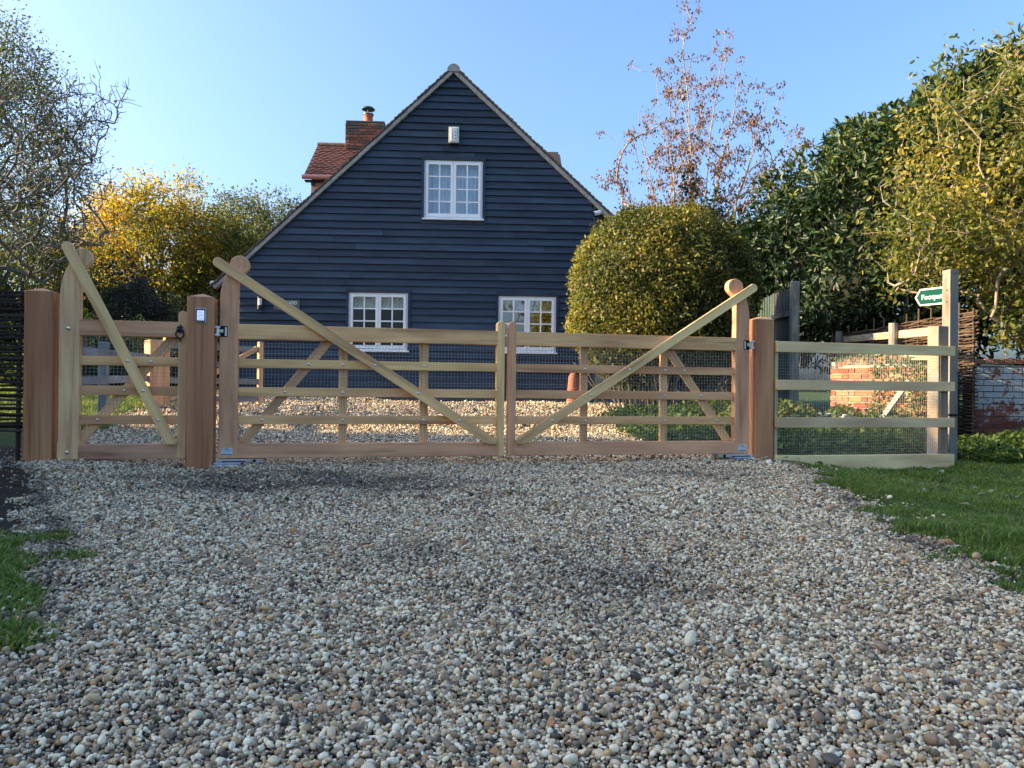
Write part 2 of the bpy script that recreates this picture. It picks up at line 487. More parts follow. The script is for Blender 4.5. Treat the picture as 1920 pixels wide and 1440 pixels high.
# ------------------------------------------------------------------ grass
def blade_kinds(mat, seed, n=3, blades=14, h=0.07, spread=0.03, lean=0.5, w=0.0035):
    out = []
    for k in range(n):
        rs = np.random.default_rng(seed + k)
        V, F, rn = [], [], []
        for b in range(blades):
            a = rs.uniform(0, 6.283); r = spread * math.sqrt(rs.random())
            bx, by = r * math.cos(a), r * math.sin(a)
            t = rs.uniform(0, 6.283); ln = rs.uniform(0.1, lean) * h; hh = h * rs.uniform(0.45, 1.1)
            dx, dy = math.cos(t) * ln, math.sin(t) * ln
            sx, sy = -math.sin(t) * w, math.cos(t) * w
            o = len(V); q = rs.random()
            V += [(bx - sx, by - sy, 0), (bx + sx, by + sy, 0), (bx + dx * .4 + sx * .8, by + dy * .4 + sy * .8, hh * .6), (bx + dx * .4 - sx * .8, by + dy * .4 - sy * .8, hh * .6), (bx + dx * 1.3, by + dy * 1.3, hh)]
            F += [(o, o + 1, o + 2, o + 3), (o + 3, o + 2, o + 4)]
            rn += [q] * 5
        out.append(kind_obj('grass_tuft', V, F, mat, smooth=False, rnd=rn))
    return out

M['grass'] = leaf_mat('grass_blades', [(0.0, (0.060, 0.100, 0.018)), (0.4, (0.105, 0.180, 0.028)), (0.75, (0.165, 0.240, 0.040)), (1.0, (0.32, 0.27, 0.12))], trans=0.35, rough=0.6, spec=0.2)

def grass(name, regions, label, seed=0, h=0.07, dens=1.0, lean=0.5, drive_gap=0.0):
    P = []
    for (x0, x1, y0, y1, sp, keepf) in regions:
        xs, ys = np.arange(x0, x1, sp / dens), np.arange(y0, y1, sp / dens)
        X, Y = np.meshgrid(xs, ys); X, Y = X.ravel(), Y.ravel()
        X = X + RNG.uniform(-.6, .6, X.size) * sp; Y = Y + RNG.uniform(-.6, .6, X.size) * sp
        k = in_view(X, Y, 1.2); X, Y = X[k], Y[k]
        d = edge_dist(DRIVE, X, Y) + wob(X, Y) * 1.5
        k = (d < -RNG.exponential(0.05, X.size) - drive_gap)
        k &= keepf(X, Y)
        X, Y = X[k], Y[k]
        P.append(np.stack([X, Y, gz(X, Y) - 0.004], 1))
    P = np.concatenate(P); n = len(P)
    patch = 0.75 + 0.35 * np.sin(P[:, 0] * 3.1 + 1) * np.sin(P[:, 1] * 2.7) + 0.2 * np.sin(P[:, 0] * 9 + P[:, 1] * 7)
    s = (RNG.uniform(0.6, 1.25, n) * np.clip(patch, 0.35, 1.3))[:, None] * np.array([[1, 1, 1]])
    rot = np.stack([RNG.normal(0, .12, n), RNG.normal(0, .12, n), RNG.uniform(0, 6.28, n)], 1)
    instance_stuff(name, P, rot, s, RNG.integers(0, 3, n), blade_kinds(M['grass'], 900 + seed, h=h, lean=lean), label, 'grass')

def thin(x, y):
    q = np.sin(x * 4.1 + 0.5) * np.sin(y * 5.3 + 1.1) + 0.6 * np.sin(x * 11 - y * 7)
    return RNG.random(x.size) < np.where(q > 0.75, 0.35, 1.0)
grass('lawn_grass', [(1.5, 4.2, 1.9, 5.0, 0.022, thin), (2.2, 7.5, 5.0, 9.3, 0.036, thin)], 'short green verge grass on the open side of the driveway', 1, h=0.045, lean=1.0)
grass('verge_grass', [(-3.2, -0.9, 1.2, 3.15, 0.020, lambda x, y: thin(x, y) & (y < 3.02 + 0.12 * np.sin(x * 9)) & (x < -1.02 - 0.36 * (y - 1.75) - 0.10 * np.sin(y * 7)))], 'small patch of short grass at the edge of the gravel', 2, h=0.034, lean=1.0, drive_gap=0.02)
grass('garden_grass', [(-12, -4.0, 8.5, 15.5, 0.06, thin)], 'sunlit garden lawn behind the pedestrian gate', 3, h=0.10, lean=0.7)

# ================================================================== GATES
GP, GYAW = (-2.135, 5.600, 0.0), R(13)
GU = Vector((math.cos(GYAW), math.sin(GYAW), 0)); GN = Vector((math.sin(GYAW), -math.cos(GYAW), 0))   # GN looks at the road
def gate_pt(s, d, z): return Vector(GP) + GU * s + GN * d + Vector((0, 0, z))

TAN, PINK, YEL, BRN = (0.80, 0.465, 0.205), (0.70, 0.370, 0.195), (0.86, 0.550, 0.225), (0.70, 0.385, 0.180)

def dome(name, x, y, z, r, mat, parent):
    """round bolt head facing the road"""
    V, F = [], []
    sides, rows = 12, [(1.0, 0.0), (0.97, 0.25), (0.72, 0.45), (0.38, 0.56)]
    for rr, h in rows:
        for k in range(sides):
            a = 2 * math.pi * k / sides
            V.append((x + math.cos(a) * rr * r, y - h * r, z + math.sin(a) * rr * r))
    for i in range(len(rows) - 1):
        for k in range(sides):
            F.append((i * sides + k, i * sides + (k + 1) % sides, (i + 1) * sides + (k + 1) % sides, (i + 1) * sides + k))
    F.append(tuple((len(rows) - 1) * sides + k for k in range(sides)))
    return obj_from(name, V, F, mat, parent, smooth=True)

def heel_profile(m):
    """swan-neck hanging stile: x grows to the inside of the gate"""
    p = [(0.004, 0.065), (-0.004, 0.075), (-0.004, 0.185), (0.002, 0.20), (0.002, 1.20), (0.006, 1.27), (0.016, 1.33), (0.033, 1.385), (0.055, 1.43)]
    cx, cz, r = 0.137, 1.484, 0.067
    for a in range(178, -62, -12):
        p.append((cx + r * math.cos(R(a)) * (1.0 if a < 120 else 1.05), cz + r * math.sin(R(a))))
    p += [(0.147, 1.402), (0.136, 1.37), (0.131, 1.33), (0.131, 0.20), (0.137, 0.185), (0.137, 0.065)]
    return [(m * x, z) for x, z in p]

def head_profile(x0, x1, zt, m):
    r = (x1 - x0) / 2; cx = (x0 + x1) / 2
    p = [(x0, 0.066), (x0, zt - r)]
    p += [(cx + r * math.cos(R(a)), zt - r + r * math.sin(R(a))) for a in range(165, 0, -15)]
    p += [(x1, zt - r), (x1, 0.066)]
    return [(m * x, z) for x, z in p]

def poly_y(prof, y0, y1):
    mb = MB(); mb.prism(prof, y0, y1); return mb

def brace_part(name, parent, p0, p1, w, y0, y1, col, clip_x=None, m=1):
    """flat diagonal with a rounded upper end and a lower end cut to sit on the bottom rail against the head"""
    p0, p1 = Vector((p0[0], 0, p0[1])), Vector((p1[0], 0, p1[1]))
    d = (p1 - p0).normalized(); sd = Vector((-d.z, 0, d.x))
    if sd.z < 0: sd = -sd
    pts = []
    for a in range(90, 271, 20):                       # round top end
        pts.append(p0 + w / 2 * (sd * math.sin(R(a)) + d * (math.cos(R(a)) + 0)))
    low = p1 - sd * w / 2; up = p1 + sd * w / 2
    zb = p1.z - 0.020
    lowx = low + d * ((zb - low.z) / d.z)
    xe = clip_x if clip_x is not None else p1.x
    upx = up + d * ((xe - up.x) / d.x)
    if clip_x is None: pts += [low, up]
    else: pts += [lowx, Vector((xe, 0, zb)), upx]
    L = (p1 - p0).length
    n = len(pts)
    vs = [(m * p.x, y0, p.z) for p in pts] + [(m * p.x, y1, p.z) for p in pts]
    gr = [((p - p0).dot(d), (p - p0).dot(sd), 0.0) for p in pts] + [((p - p0).dot(d), (p - p0).dot(sd), 0.03) for p in pts]
    fs = [tuple(range(n)), tuple(range(n, 2 * n))[::-1]] + [(i, i + n, (i + 1) % n + n, (i + 1) % n) for i in range(n)]
    return obj_from(name, vs, fs, 'iroko', parent, gr=gr, bevel=0.004, color=col)

def wire_panel(parent, x0, x1, z0, z1, y, pitch=0.0254, t=0.0016, name='wire_mesh'):
    mb = MB()
    nx = max(2, int((x1 - x0) / pitch)); nz = max(2, int((z1 - z0) / pitch))
    for i in range(nx + 1):
        x = x0 + (x1 - x0) * i / nx
        mb.box(x - t / 2, x + t / 2, y, y + t, z0, z1, 2)
    for j in range(nz + 1):
        z = z0 + (z1 - z0) * j / nz
        mb.box(x0, x1, y + t + 0.0002, y + 2 * t, z - t / 2, z + t / 2, 0)
    o = mb.build(name, 'wire', parent)
    o['kind'] = 'stuff'
    return o

RAILS = [(0.940, 1.050, 0.036), (0.730, 0.796, 0.016), (0.520, 0.587, 0.016), (0.313, 0.378, 0.016), (0.066, 0.173, 0.036)]

def gate_leaf(name, loc, L, m, label, brace, back, uprights, cols, brace_end, bolts_heel=False):
    """m = +1: hung at its near end, growing along +x; m = -1: mirrored"""
    g = empty(name, loc, GYAW, label, 'gate')
    poly_y(heel_profile(m), -0.036, 0.036).build('hanging_stile', 'iroko', g, bevel=0.006, color=cols['heel'], segs=3)
    x1 = L - 0.062
    poly_y(head_profile(x1, L, 1.130, m), -0.036, 0.036).build('closing_stile', 'iroko', g, bevel=0.006, color=cols['head'], segs=3)
    for i, (z0, z1, t) in enumerate(RAILS):
        xa, xb = sorted((m * 0.128, m * (x1 + 0.004)))
        mb = MB().box(xa, xb, -t + (0.0 if i in (0, 4) else 0.003), t + (0.0 if i in (0, 4) else 0.003), z0, z1, 0)
        mb.build('rail', 'iroko', g, bevel=0.004, color=cols['rails'][i])
    bf = -0.0165
    brace_part('brace', g, brace[0], brace[1], brace[2], -0.0665, -0.0370, cols['brace'], clip_x=brace_end, m=m)
    if back:
        a, b = back
        # the back brace is cut level on the bottom rail and under the top rail
        d = Vector((b[0] - a[0], 0, b[1] - a[1])).normalized()
        hw = 0.034 / abs(d.z)
        prof = [(a[0] - hw, a[1]), (a[0] + hw, a[1]), (b[0] + hw, b[1]), (b[0] - hw, b[1])]
        vs = [(m * x, 0.0195, z) for x, z in prof] + [(m * x, 0.0445, z) for x, z in prof]
        gr = [(x * d.x + z * d.z, -x * d.z + z * d.x, 0) for x, z in prof] * 2
        fs = [(0, 1, 2, 3), (7, 6, 5, 4)] + [(i, i + 4, (i + 1) % 4 + 4, (i + 1) % 4) for i in range(4)]
        obj_from('back_brace', vs, fs, 'iroko', g, gr=gr, bevel=0.003, color=TAN)
    for ux in uprights:
        xa, xb = sorted((m * (ux - 0.032), m * (ux + 0.032)))
        MB().box(xa, xb, 0.0195, 0.0445, 0.1735, 0.9395, 2).build('upright', 'iroko', g, bevel=0.003, color=TAN)
    xa, xb = sorted((m * 0.135, m * (x1 + 0.002)))
    wire_panel(g, xa, xb, 0.172, 0.941, 0.0465 if False else 0.0188 - 0.0036)
    # bolts where rails cross the diagonals and uprights
    bx = []
    (ax, az), (ex, ez), _ = brace
    for i, (z0, z1, t) in enumerate(RAILS[1:4]):
        zc = (z0 + z1) / 2
        xb_ = ax + (ex - ax) * (az - zc) / (az - ez)
        dome('bolt', m * xb_, -0.0662, zc, 0.0105, 'bolt', g)
        if back:
            xk = back[0][0] + (back[1][0] - back[0][0]) * (zc - back[0][1]) / (back[1][1] - back[0][1])
            if abs(xk - xb_) > 0.05: dome('bolt', m * xk, -0.0128, zc, 0.0105, 'bolt', g)
        for ux in uprights:
            if abs(ux - xb_) > 0.05: dome('bolt', m * ux, -0.0128, zc, 0.0105, 'bolt', g)
    if bolts_heel:
        for z in (0.985, 0.118): dome('bolt', m * 0.062, -0.0358, z, 0.014, 'bolt', g)
    return g

def gate_hinge(g, m):
    """black mortise with the zinc hinge eye reaching across to the post"""
    h = empty('hinge', (0, 0, 0), parent=g)
    xa, xb = sorted((m * 0.004, m * 0.058))
    MB().box(xa, xb, -0.0385, -0.030, 0.950, 1.032, 2).build('mortise', 'mortise', h, bevel=0.004)  # near-black plate set on the stile as the shaded cut-out
    xa, xb = sorted((m * -0.018, m * 0.030))
    MB().box(xa, xb, -0.052, -0.0388, 0.980, 1.006, 0).build('hinge_eye', M['brass'], h, bevel=0.003)
    MB().tube([(m * -0.010, -0.050, 0.955), (m * -0.010, -0.050, 1.028)], 0.0125, 12).build('hinge_pin', 'steel', h, smooth=False)
    for z in (0.963, 1.020):
        xa, xb = sorted((m * -0.028, m * 0.010))
        MB().box(xa, xb, -0.066, -0.036, z - 0.008, z + 0.008, 0).build('hinge_lug', 'steel', h, bevel=0.003)
    xa, xb = sorted((m * 0.040, m * 0.052))
    MB().box(xa, xb, -0.0415, -0.0386, 0.958, 1.022, 2).build('lock_plate', 'steel', h)
    return h

M['brass'] = plain_mat('zinc_yellow_passivate', (0.62, 0.58, 0.38), 0.35, 0.9)
M['plate'] = plain_mat('white_label', (0.66, 0.68, 0.66), 0.5)
M['print'] = plain_mat('grey_print', (0.12, 0.13, 0.14), 0.7)

def maker_plate(g, m):
    p = empty('maker_plate', (0, 0, 0), parent=g)
    x0, x1 = sorted((m * 0.022, m * 0.102))
    MB().box(x0, x1, -0.0385, -0.0362, 0.088, 0.142, 0).build('plate', 'plate', p, bevel=0.001)
    mb = MB()
    y0, y1 = -0.0392, -0.0386
    mb.box(x0 + 0.004, x1 - 0.004, y0, y1, 0.0915, 0.0985, 0)
    mb.box(x0 + 0.006, x0 + 0.013, y0, y1, 0.126, 0.137, 0)
    for k in range(5): mb.box(x0 + 0.022 + k * 0.006, x0 + 0.0265 + k * 0.006, y0, y1, 0.132, 0.137, 0)
    for k in range(9): mb.box(x0 + 0.028 + k * 0.005, x0 + 0.0315 + k * 0.005, y0, y1, 0.126, 0.1300, 0)
    for row in (0.118, 0.110):
        for k in range(7): mb.box(x0 + 0.014 + k * 0.0085, x0 + 0.019 + k * 0.0085, y0, y1, row, row + 0.0025, 0)
    mb.build('print', 'print', p)

g1 = gate_leaf('gate_leaf', gate_pt(0.0, -0.036, 0), 2.131, 1, 'wide wooden five-bar gate leaf hung beside the keypad post', ((-0.012, 1.490), (2.030, 0.180), 0.072),
               ((0.165, 0.1735), (0.770, 0.9395)), (0.885, 1.500), {'heel': PINK, 'head': YEL, 'rails': [TAN, YEL, TAN, TAN, PINK], 'brace': (0.80, 0.50, 0.215)}, 2.068)
gate_hinge(g1, 1); maker_plate(g1, 1)
g2 = gate_leaf('gate_leaf', gate_pt(4.268, -0.036, 0), 2.106, -1, 'wide wooden five-bar gate leaf hung from the post at the mesh fence', ((-0.015, 1.474), (2.010, 0.180), 0.072),
               ((0.165, 0.1735), (0.715, 0.9395)), (0.76, 1.46), {'heel': PINK, 'head': PINK, 'rails': [TAN, BRN, BRN, TAN, PINK], 'brace': (0.88, 0.60, 0.265)}, 2.043)
gate_hinge(g2, -1); maker_plate(g2, -1)
g3 = gate_leaf('pedestrian_gate', gate_pt(-1.055, -0.036, 0), 0.838, 1, 'narrow wooden pedestrian gate with black ring latch', ((0.052, 1.552), (0.738, 0.190), 0.072),
               ((0.105, 0.1735), (0.735, 0.9395)), (), {'heel': (0.76, 0.475, 0.235), 'head': (0.76, 0.485, 0.23), 'rails': [PINK, TAN, BRN, BRN, (0.54, 0.30, 0.175)], 'brace': (0.80, 0.52, 0.23)}, 0.776, bolts_heel=True)
# ring latch of the pedestrian gate
lt = empty('ring_latch', (0.790, -0.038, 0.985), parent=g3)
MB().tube([(0, 0.002, 0.012), (0, -0.006, 0.012)], 0.026, 20).build('backplate', 'black_metal', lt)
MB().box(-0.010, 0.010, -0.004, 0.002, 0.030, 0.046, 2).build('backplate_tip', 'black_metal', lt, bevel=0.003)
MB().tube([(0.027 * math.cos(a), -0.012, -0.022 + 0.029 * math.sin(a)) for a in [2 * math.pi * k / 24 for k in range(25)]], 0.0052, 8, caps=False).build('ring', 'black_metal', lt, smooth=True)
MB().tube([(0, -0.012, -0.052), (-0.006, -0.014, -0.066), (0.002, -0.014, -0.078), (0.010, -0.012, -0.066), (0.004, -0.012, -0.054)], 0.0045, 8).build('padlock', 'black_metal', lt)
for sx, sz in ((-0.020, 0.018), (0.020, 0.014), (0.0, 0.038)): dome('screw', sx, -0.006, sz, 0.0035, 'bolt', lt)

# ------------------------------------------------------------------ posts
def gate_post(s, w, zb, zt, label, col, d=0.0, yaw=GYAW):
    p = gate_pt(s + w / 2, -w / 2 + d, zb)
    o = empty('gate_post', p, yaw, label, 'post', 'square hardwood gate posts')
    h = w / 2; e = 0.010
    hz = zt - zb
    ring = [(-h + e, -h), (h - e, -h), (h, -h + e), (h, h - e), (h - e, h), (-h + e, h), (-h, h - e), (-h, -h + e)]
    vs = [(x, y, -0.35) for x, y in ring] + [(x, y, hz) for x, y in ring]
    fs = [(i, (i + 1) % 8, (i + 1) % 8 + 8, i + 8) for i in range(8)] + [tuple(range(8, 16)), tuple(range(8))[::-1]]
    gr = [(v[2], v[0] + s * 3, v[1]) for v in vs]
    obj_from('shaft', vs, fs, 'post_wood', o, gr=gr, color=col, bevel=0.002)
    cv = [(x, y, hz + 0.0005) for x, y in ring] + [(x * 0.93, y * 0.93, hz + 0.004) for x, y in ring] + [(0, 0, hz + 0.032)]
    cf = [(i, (i + 1) % 8, (i + 1) % 8 + 8, i + 8) for i in range(8)] + [(i + 8, (i + 1) % 8 + 8, 16) for i in range(8)] + [tuple(range(8))[::-1]]
    obj_from('cap', cv, cf, 'post_wood', o, gr=[(v[0], v[1], v[2]) for v in cv], color=(col[0] * 1.2, col[1] * 1.25, col[2] * 1.25))
    return o
gate_post(-1.276, 0.182, 0.02, 1.238, 'red-brown square gate post next to the woven hurdle', (0.50, 0.240, 0.105), d=0.0)
gate_post(-0.213, 0.184, -0.02, 1.231, 'red-brown square gate post carrying the keypad', (0.48, 0.225, 0.105), d=0.055)
gate_post(4.325, 0.178, -0.06, 1.213, 'red-brown square gate post at the end of the mesh fence', (0.50, 0.240, 0.110), d=0.0)

# keypad on the middle post
kp = empty('keypad', gate_pt(-0.118, 0.055, 1.098), GYAW, 'small silver framed entry keypad with pale screen on gate post', 'keypad')
M['bezel'] = plain_mat('black_plastic', (0.012, 0.013, 0.016), 0.35)
m_, n_, l_, b_ = new_mat('keypad_screen'); setp(b_, Base_Color=(0.62, 0.70, 0.85, 1), Roughness=0.3)
b_.inputs['Emission Color'].default_value = (0.6, 0.72, 1.0, 1); b_.inputs['Emission Strength'].default_value = 0.22
M['screen'] = m_
MB().box(-0.036, 0.036, -0.010, 0.001, -0.052, 0.052, 2).build('frame', 'steel', kp, bevel=0.004)
MB().box(-0.031, 0.031, -0.0125, -0.0102, -0.046, 0.047, 2).build('bezel', 'bezel', kp, bevel=0.002)
MB().box(-0.024, 0.024, -0.0145, -0.0127, -0.036, 0.036, 2).build('screen', 'screen', kp)
mb = MB()
for r_, wd in ((0.026, 0.6), (0.019, 0.75), (0.006, 0.85), (-0.002, 0.7), (-0.010, 0.85), (-0.022, 0.8), (-0.029, 0.85)):
    k = -0.020 * wd
    while k < 0.020 * wd:
        e = k + random.uniform(0.003, 0.007); mb.box(k, e, -0.0150, -0.0147, r_ - 0.0012, r_ + 0.0014); k = e + 0.002
mb.build('print', plain_mat('blue_grey_print', (0.20, 0.26, 0.42), 0.5), kp)

# under-gate operators
def operator(s, m, label, zb):
    o = empty('gate_operator', gate_pt(s, -0.02, zb), GYAW, label, 'gate operator', 'underground gate operators')
    def bx(x0, x1, *a): xa, xb = sorted((m * x0, m * x1)); return MB().box(xa, xb, *a)
    bx(-0.06, 0.26, -0.085, 0.10, 0.000, 0.012).build('base_plate', 'steel', o, bevel=0.002)
    bx(-0.035, 0.150, -0.078, 0.060, 0.0125, 0.030).build('arm_lower', 'steel', o, bevel=0.004)
    bx(-0.015, 0.300, -0.074, 0.040, 0.0305, 0.052).build('arm_upper', 'steel', o, bevel=0.004)
    bx(0.018, 0.20, -0.0755, -0.0742, 0.034, 0.040).build('slot', 'mortise', o)  # raised near-black bar, painted as the shaded opening
    bx(0.180, 0.300, -0.080, -0.0760, 0.030, 0.053).build('end_bracket', 'steel', o, bevel=0.002)
    MB().tube([(m * 0.245, -0.0865, 0.042), (m * 0.245, -0.0800, 0.042)], 0.0115, 14).build('lock_hole', 'mortise', o)  # solid near-black disc, painted as the shaded hole
    return o
operator(0.015, 1, 'flat galvanised gate operator beside the keypad post foot', 0.010)
operator(4.255, -1, 'flat galvanised gate operator beneath the gate leaf at the mesh fence', 0.012)

# ------------------------------------------------------------------ mesh fence panel
FP, FYAW = Vector((2.268, 6.618, 0.0)), R(19.5)
fence = empty('mesh_fence', FP, FYAW, 'new pale four-rail fence panel backed with wire mesh', 'fence')
FL = 2.03
FR = [(0.937, 1.030, 0.951, 1.042), (0.611, 0.699, 0.618, 0.706), (0.288, 0.376, 0.276, 0.365), (-0.078, 0.047, -0.112, 0.024)]
for i, (a0, a1, b0, b1) in enumerate(FR):
    vs = [(0, -0.022, a0), (0, -0.022, a1), (0, 0.016, a0), (0, 0.016, a1), (FL, -0.022, b0), (FL, -0.022, b1), (FL, 0.016, b0), (FL, 0.016, b1)]
    fs = [(0, 1, 3, 2), (4, 6, 7, 5), (0, 4, 5, 1), (2, 3, 7, 6), (0, 2, 6, 4), (1, 5, 7, 3)]
    obj_from('rail', vs, fs, 'rail_wood', fence, gr=[(v[0], v[2], v[1]) for v in vs], bevel=0.003, color=[(0.82, 0.575, 0.28), (0.78, 0.53, 0.27), (0.74, 0.51, 0.27), (0.88, 0.63, 0.30)][i])
MB().box(0.006, 0.036, 0.0165, 0.06, -0.10, 1.036, 2).build('batten', 'rail_wood', fence, bevel=0.002, color=(0.52, 0.45, 0.25))
wire_panel(fence, 0.012, FL - 0.14, -0.02, 0.95, 0.0168)
for z in (0.985, 0.66, 0.325): 
    dome('screw', 0.02, -0.0222, z + 0.02, 0.004, 'bolt', fence); dome('screw', FL - 0.11, -0.0222, z + 0.02, 0.004, 'bolt', fence)
fp = MB()
fp.box(FL - 0.160, FL - 0.030, 0.024, 0.150, -0.45, 1.235, 2)
fp.build('post', 'old_wood', fence, bevel=0.006, color=(0.27, 0.205, 0.135))

# ------------------------------------------------------------------ footpath fingerpost
SGN = Vector((4.47, 7.86, -0.05))
sp = empty('footpath_sign', SGN, R(14), 'weathered grey waymark post with green finger board reading Footpath', 'sign')
h = 0.052
ring = [(-h, -h), (h, -h), (h, h), (-h, h)]
vs = [(x, y, -0.4) for x, y in ring] + [(x, y, 1.855) for x, y in ring]
obj_from('post', vs, [(0, 1, 5, 4), (1, 2, 6, 5), (2, 3, 7, 6), (3, 0, 4, 7), (4, 5, 6, 7)], 'old_wood', sp, gr=[(v[2], v[0], v[1]) for v in vs], bevel=0.005, color=(0.24, 0.205, 0.16))
vs = [(x * 0.93, y * 0.93, 1.8555) for x, y in ring] + [(x * 0.93, y * 0.93, 1.868) for x, y in ring] + [(x * 1.0, y * 1.0, 1.869) for x, y in ring] + [(x, y, 1.905) for x, y in ring] + [(0, 0, 1.917)]
fs = [(i + 4 * r_, (i + 1) % 4 + 4 * r_, (i + 1) % 4 + 4 * r_ + 4, i + 4 * r_ + 4) for r_ in range(3) for i in range(4)] + [(i + 12, (i + 1) % 4 + 12, 16) for i in range(4)]
obj_from('cap', vs, fs, 'old_wood', sp, gr=[(v[2], v[0], v[1]) for v in vs], color=(0.24, 0.205, 0.16))
M['sign_green'] = plain_mat('sign_green', (0.008, 0.060, 0.048), 0.95, spec=0.03)
M['sign_white'] = plain_mat('sign_white', (0.60, 0.58, 0.48), 0.9, spec=0.05)
fb = empty('finger_board', (-0.015, 0.030, 1.655), R(-74), parent=sp)
def finger(x0, x1, hz, tip, inset): return [(x0, -hz), (x1, -hz), (x1, hz), (x0, hz), (x0 - tip, 0)]
def plate_y(prof, y0, y1): return MB().prism(prof, y0, y1, 'x')
BL = 0.285
plate_y([(-BL, -0.090), (-0.02, -0.090), (-0.02, 0.090), (-BL, 0.090), (-BL - 0.055, 0)], -0.008, 0.008).build('board', 'sign_white', fb, bevel=0.001)
plate_y([(-BL + 0.008, -0.073), (-0.025, -0.073), (-0.025, 0.073), (-BL + 0.008, 0.073), (-BL - 0.035, 0)], -0.0100, -0.0082).build('green_face', 'sign_green', fb)
tx = bpy.data.curves.new('lettering', 'FONT'); tx.body = 'Footpath'; tx.size = 0.072; tx.align_x = 'LEFT'; tx.extrude = 0.0008; tx.space_character = 1.0; tx.offset = 0.0016
to = bpy.data.objects.new('lettering', tx); COL.objects.link(to); to.parent = fb
to.location = (-BL + 0.018, -0.0112, -0.026); to.rotation_euler = (R(90), 0, 0); tx.materials.append(M['sign_white'])
for zz in (1.70, 1.58):
    MB().tube([(-h + 0.001, -0.012, zz), (-h - 0.006, -0.012, zz)], 0.006, 10).build('bolt', 'black_metal', sp)
MB().box(-h - 0.004, h + 0.004, -h - 0.004, h + 0.004, 0.415, 0.440, 2).build('strap', M['mortise'], sp, bevel=0.002)

# ================================================================== BRICKS
def brick_material(name, wash=0.0, moss=0.0):
    m, n, l, b = new_mat(name)
    oi = n.new('ShaderNodeObjectInfo'); geo = n.new('ShaderNodeNewGeometry')
    n1 = noise(n, l, geo.outputs['Position'], 45, 5, 0.7)
    r1 = ramp(n, [(0.28, (0.45, 0.42, 0.42)), (0.52, (1, 1, 1)), (0.75, (1.3, 1.25, 1.2))]); l.new(n1, r1.inputs[0])
    c = mixc(n, l, oi.outputs['Color'], r1.outputs[0], 0.8, 'MULTIPLY')
    if moss > 0:
        n3 = noise(n, l, geo.outputs['Position'], 14, 5, 0.7)
        r3 = ramp(n, [(0.62 - moss * 0.3, (0, 0, 0)), (0.74 - moss * 0.3, (1, 1, 1))]); l.new(n3, r3.inputs[0])
        c = mixc(n, l, c, (0.075, 0.075, 0.055), r3.outputs[0])
    if wash > 0:
        n2 = noise(n, l, geo.outputs['Position'], 7, 6, 0.72)
        sx = n.new('ShaderNodeSeparateXYZ'); l.new(geo.outputs['Position'], sx.inputs[0])
        mr = n.new('ShaderNodeMapRange'); mr.inputs[1].default_value = 0.18; mr.inputs[2].default_value = 0.55; mr.inputs[3].default_value = -0.16; mr.inputs[4].default_value = 0.09
        l.new(sx.outputs[2], mr.inputs[0])
        ad = n.new('ShaderNodeMath'); ad.operation = 'ADD'; l.new(n2, ad.inputs[0]); l.new(mr.outputs[0], ad.inputs[1])
        r2 = ramp(n, [(0.46, (0, 0, 0)), (0.53, (1, 1, 1))]); l.new(ad.outputs[0], r2.inputs[0])
        c = mixc(n, l, c, mixc(n, l, (0.24, 0.25, 0.235), (0.46, 0.47, 0.44), n1), r2.outputs[0])
    l.new(c, b.inputs['Base Color']); setp(b, Roughness=0.9); b.inputs['Specular IOR Level'].default_value = 0.2
    bump(n, l, n1, 0.5, 0.004, b)
    return m
M['brick'] = brick_material('old_red_brick', moss=0.35)
M['brick_clean'] = brick_material('sunny_red_brick', moss=0.12)
M['brick_moss'] = brick_material('mossy_brick', moss=0.75)
M['brick_wash'] = brick_material('limewashed_brick', wash=1.0)
M['mortar'] = plain_mat('lime_mortar', (0.30, 0.27, 0.22), 0.95, var=0.3, scale=50)
M['mortar_dark'] = plain_mat('sooty_mortar', (0.12, 0.115, 0.10), 0.95, var=0.3, scale=50)

_brick_meshes = {}
def brick_mesh(l, d, h, k, mat):
    key = (round(l, 3), round(d, 3), round(h, 3), k, mat)
    if key in _brick_meshes: return _brick_meshes[key]
    rs = random.Random(hash(key[:4]) % 9999)
    e = 0.005
    V, F = [], []
    # chamfered box: 8 corners x 3
    def q(): return rs.uniform(-0.0022, 0.0022)
    for sx in (-1, 1):
        for sy in (-1, 1):
            for sz in (-1, 1):
                V += [(sx * (l / 2) + q(), sy * (d / 2 - e), sz * (h / 2 - e)), (sx * (l / 2 - e), sy * (d / 2) + q(), sz * (h / 2 - e)), (sx * (l / 2 - e), sy * (d / 2 - e), sz * (h / 2) + q())]
    def id_(sx, sy, sz, a): return ((sx > 0) * 4 + (sy > 0) * 2 + (sz > 0)) * 3 + a
    for s in (-1, 1):
        F.append([id_(s, -1, -1, 0), id_(s, 1, -1, 0), id_(s, 1, 1, 0), id_(s, -1, 1, 0)])
        F.append([id_(-1, s, -1, 1), id_(1, s, -1, 1), id_(1, s, 1, 1), id_(-1, s, 1, 1)])
        F.append([id_(-1, -1, s, 2), id_(1, -1, s, 2), id_(1, 1, s, 2), id_(-1, 1, s, 2)])
        for t in (-1, 1):
            F.append([id_(s, t, -1, 0), id_(s, t, 1, 0), id_(s, t, 1, 1), id_(s, t, -1, 1)])
            F.append([id_(s, -1, t, 0), id_(s, 1, t, 0), id_(s, 1, t, 2), id_(s, -1, t, 2)])
            F.append([id_(-1, s, t, 1), id_(1, s, t, 1), id_(1, s, t, 2), id_(-1, s, t, 2)])
            for u in (-1, 1): F.append([id_(s, t, u, 0), id_(s, t, u, 1), id_(s, t, u, 2)])
    me = bpy.data.meshes.new('brick')
    me.from_pydata(V, [], F); me.materials.append(M[mat]); me.update()
    import bmesh
    bm = bmesh.new(); bm.from_mesh(me); bmesh.ops.recalc_face_normals(bm, faces=bm.faces); bm.to_mesh(me); bm.free()
    _brick_meshes[key] = me
    return me

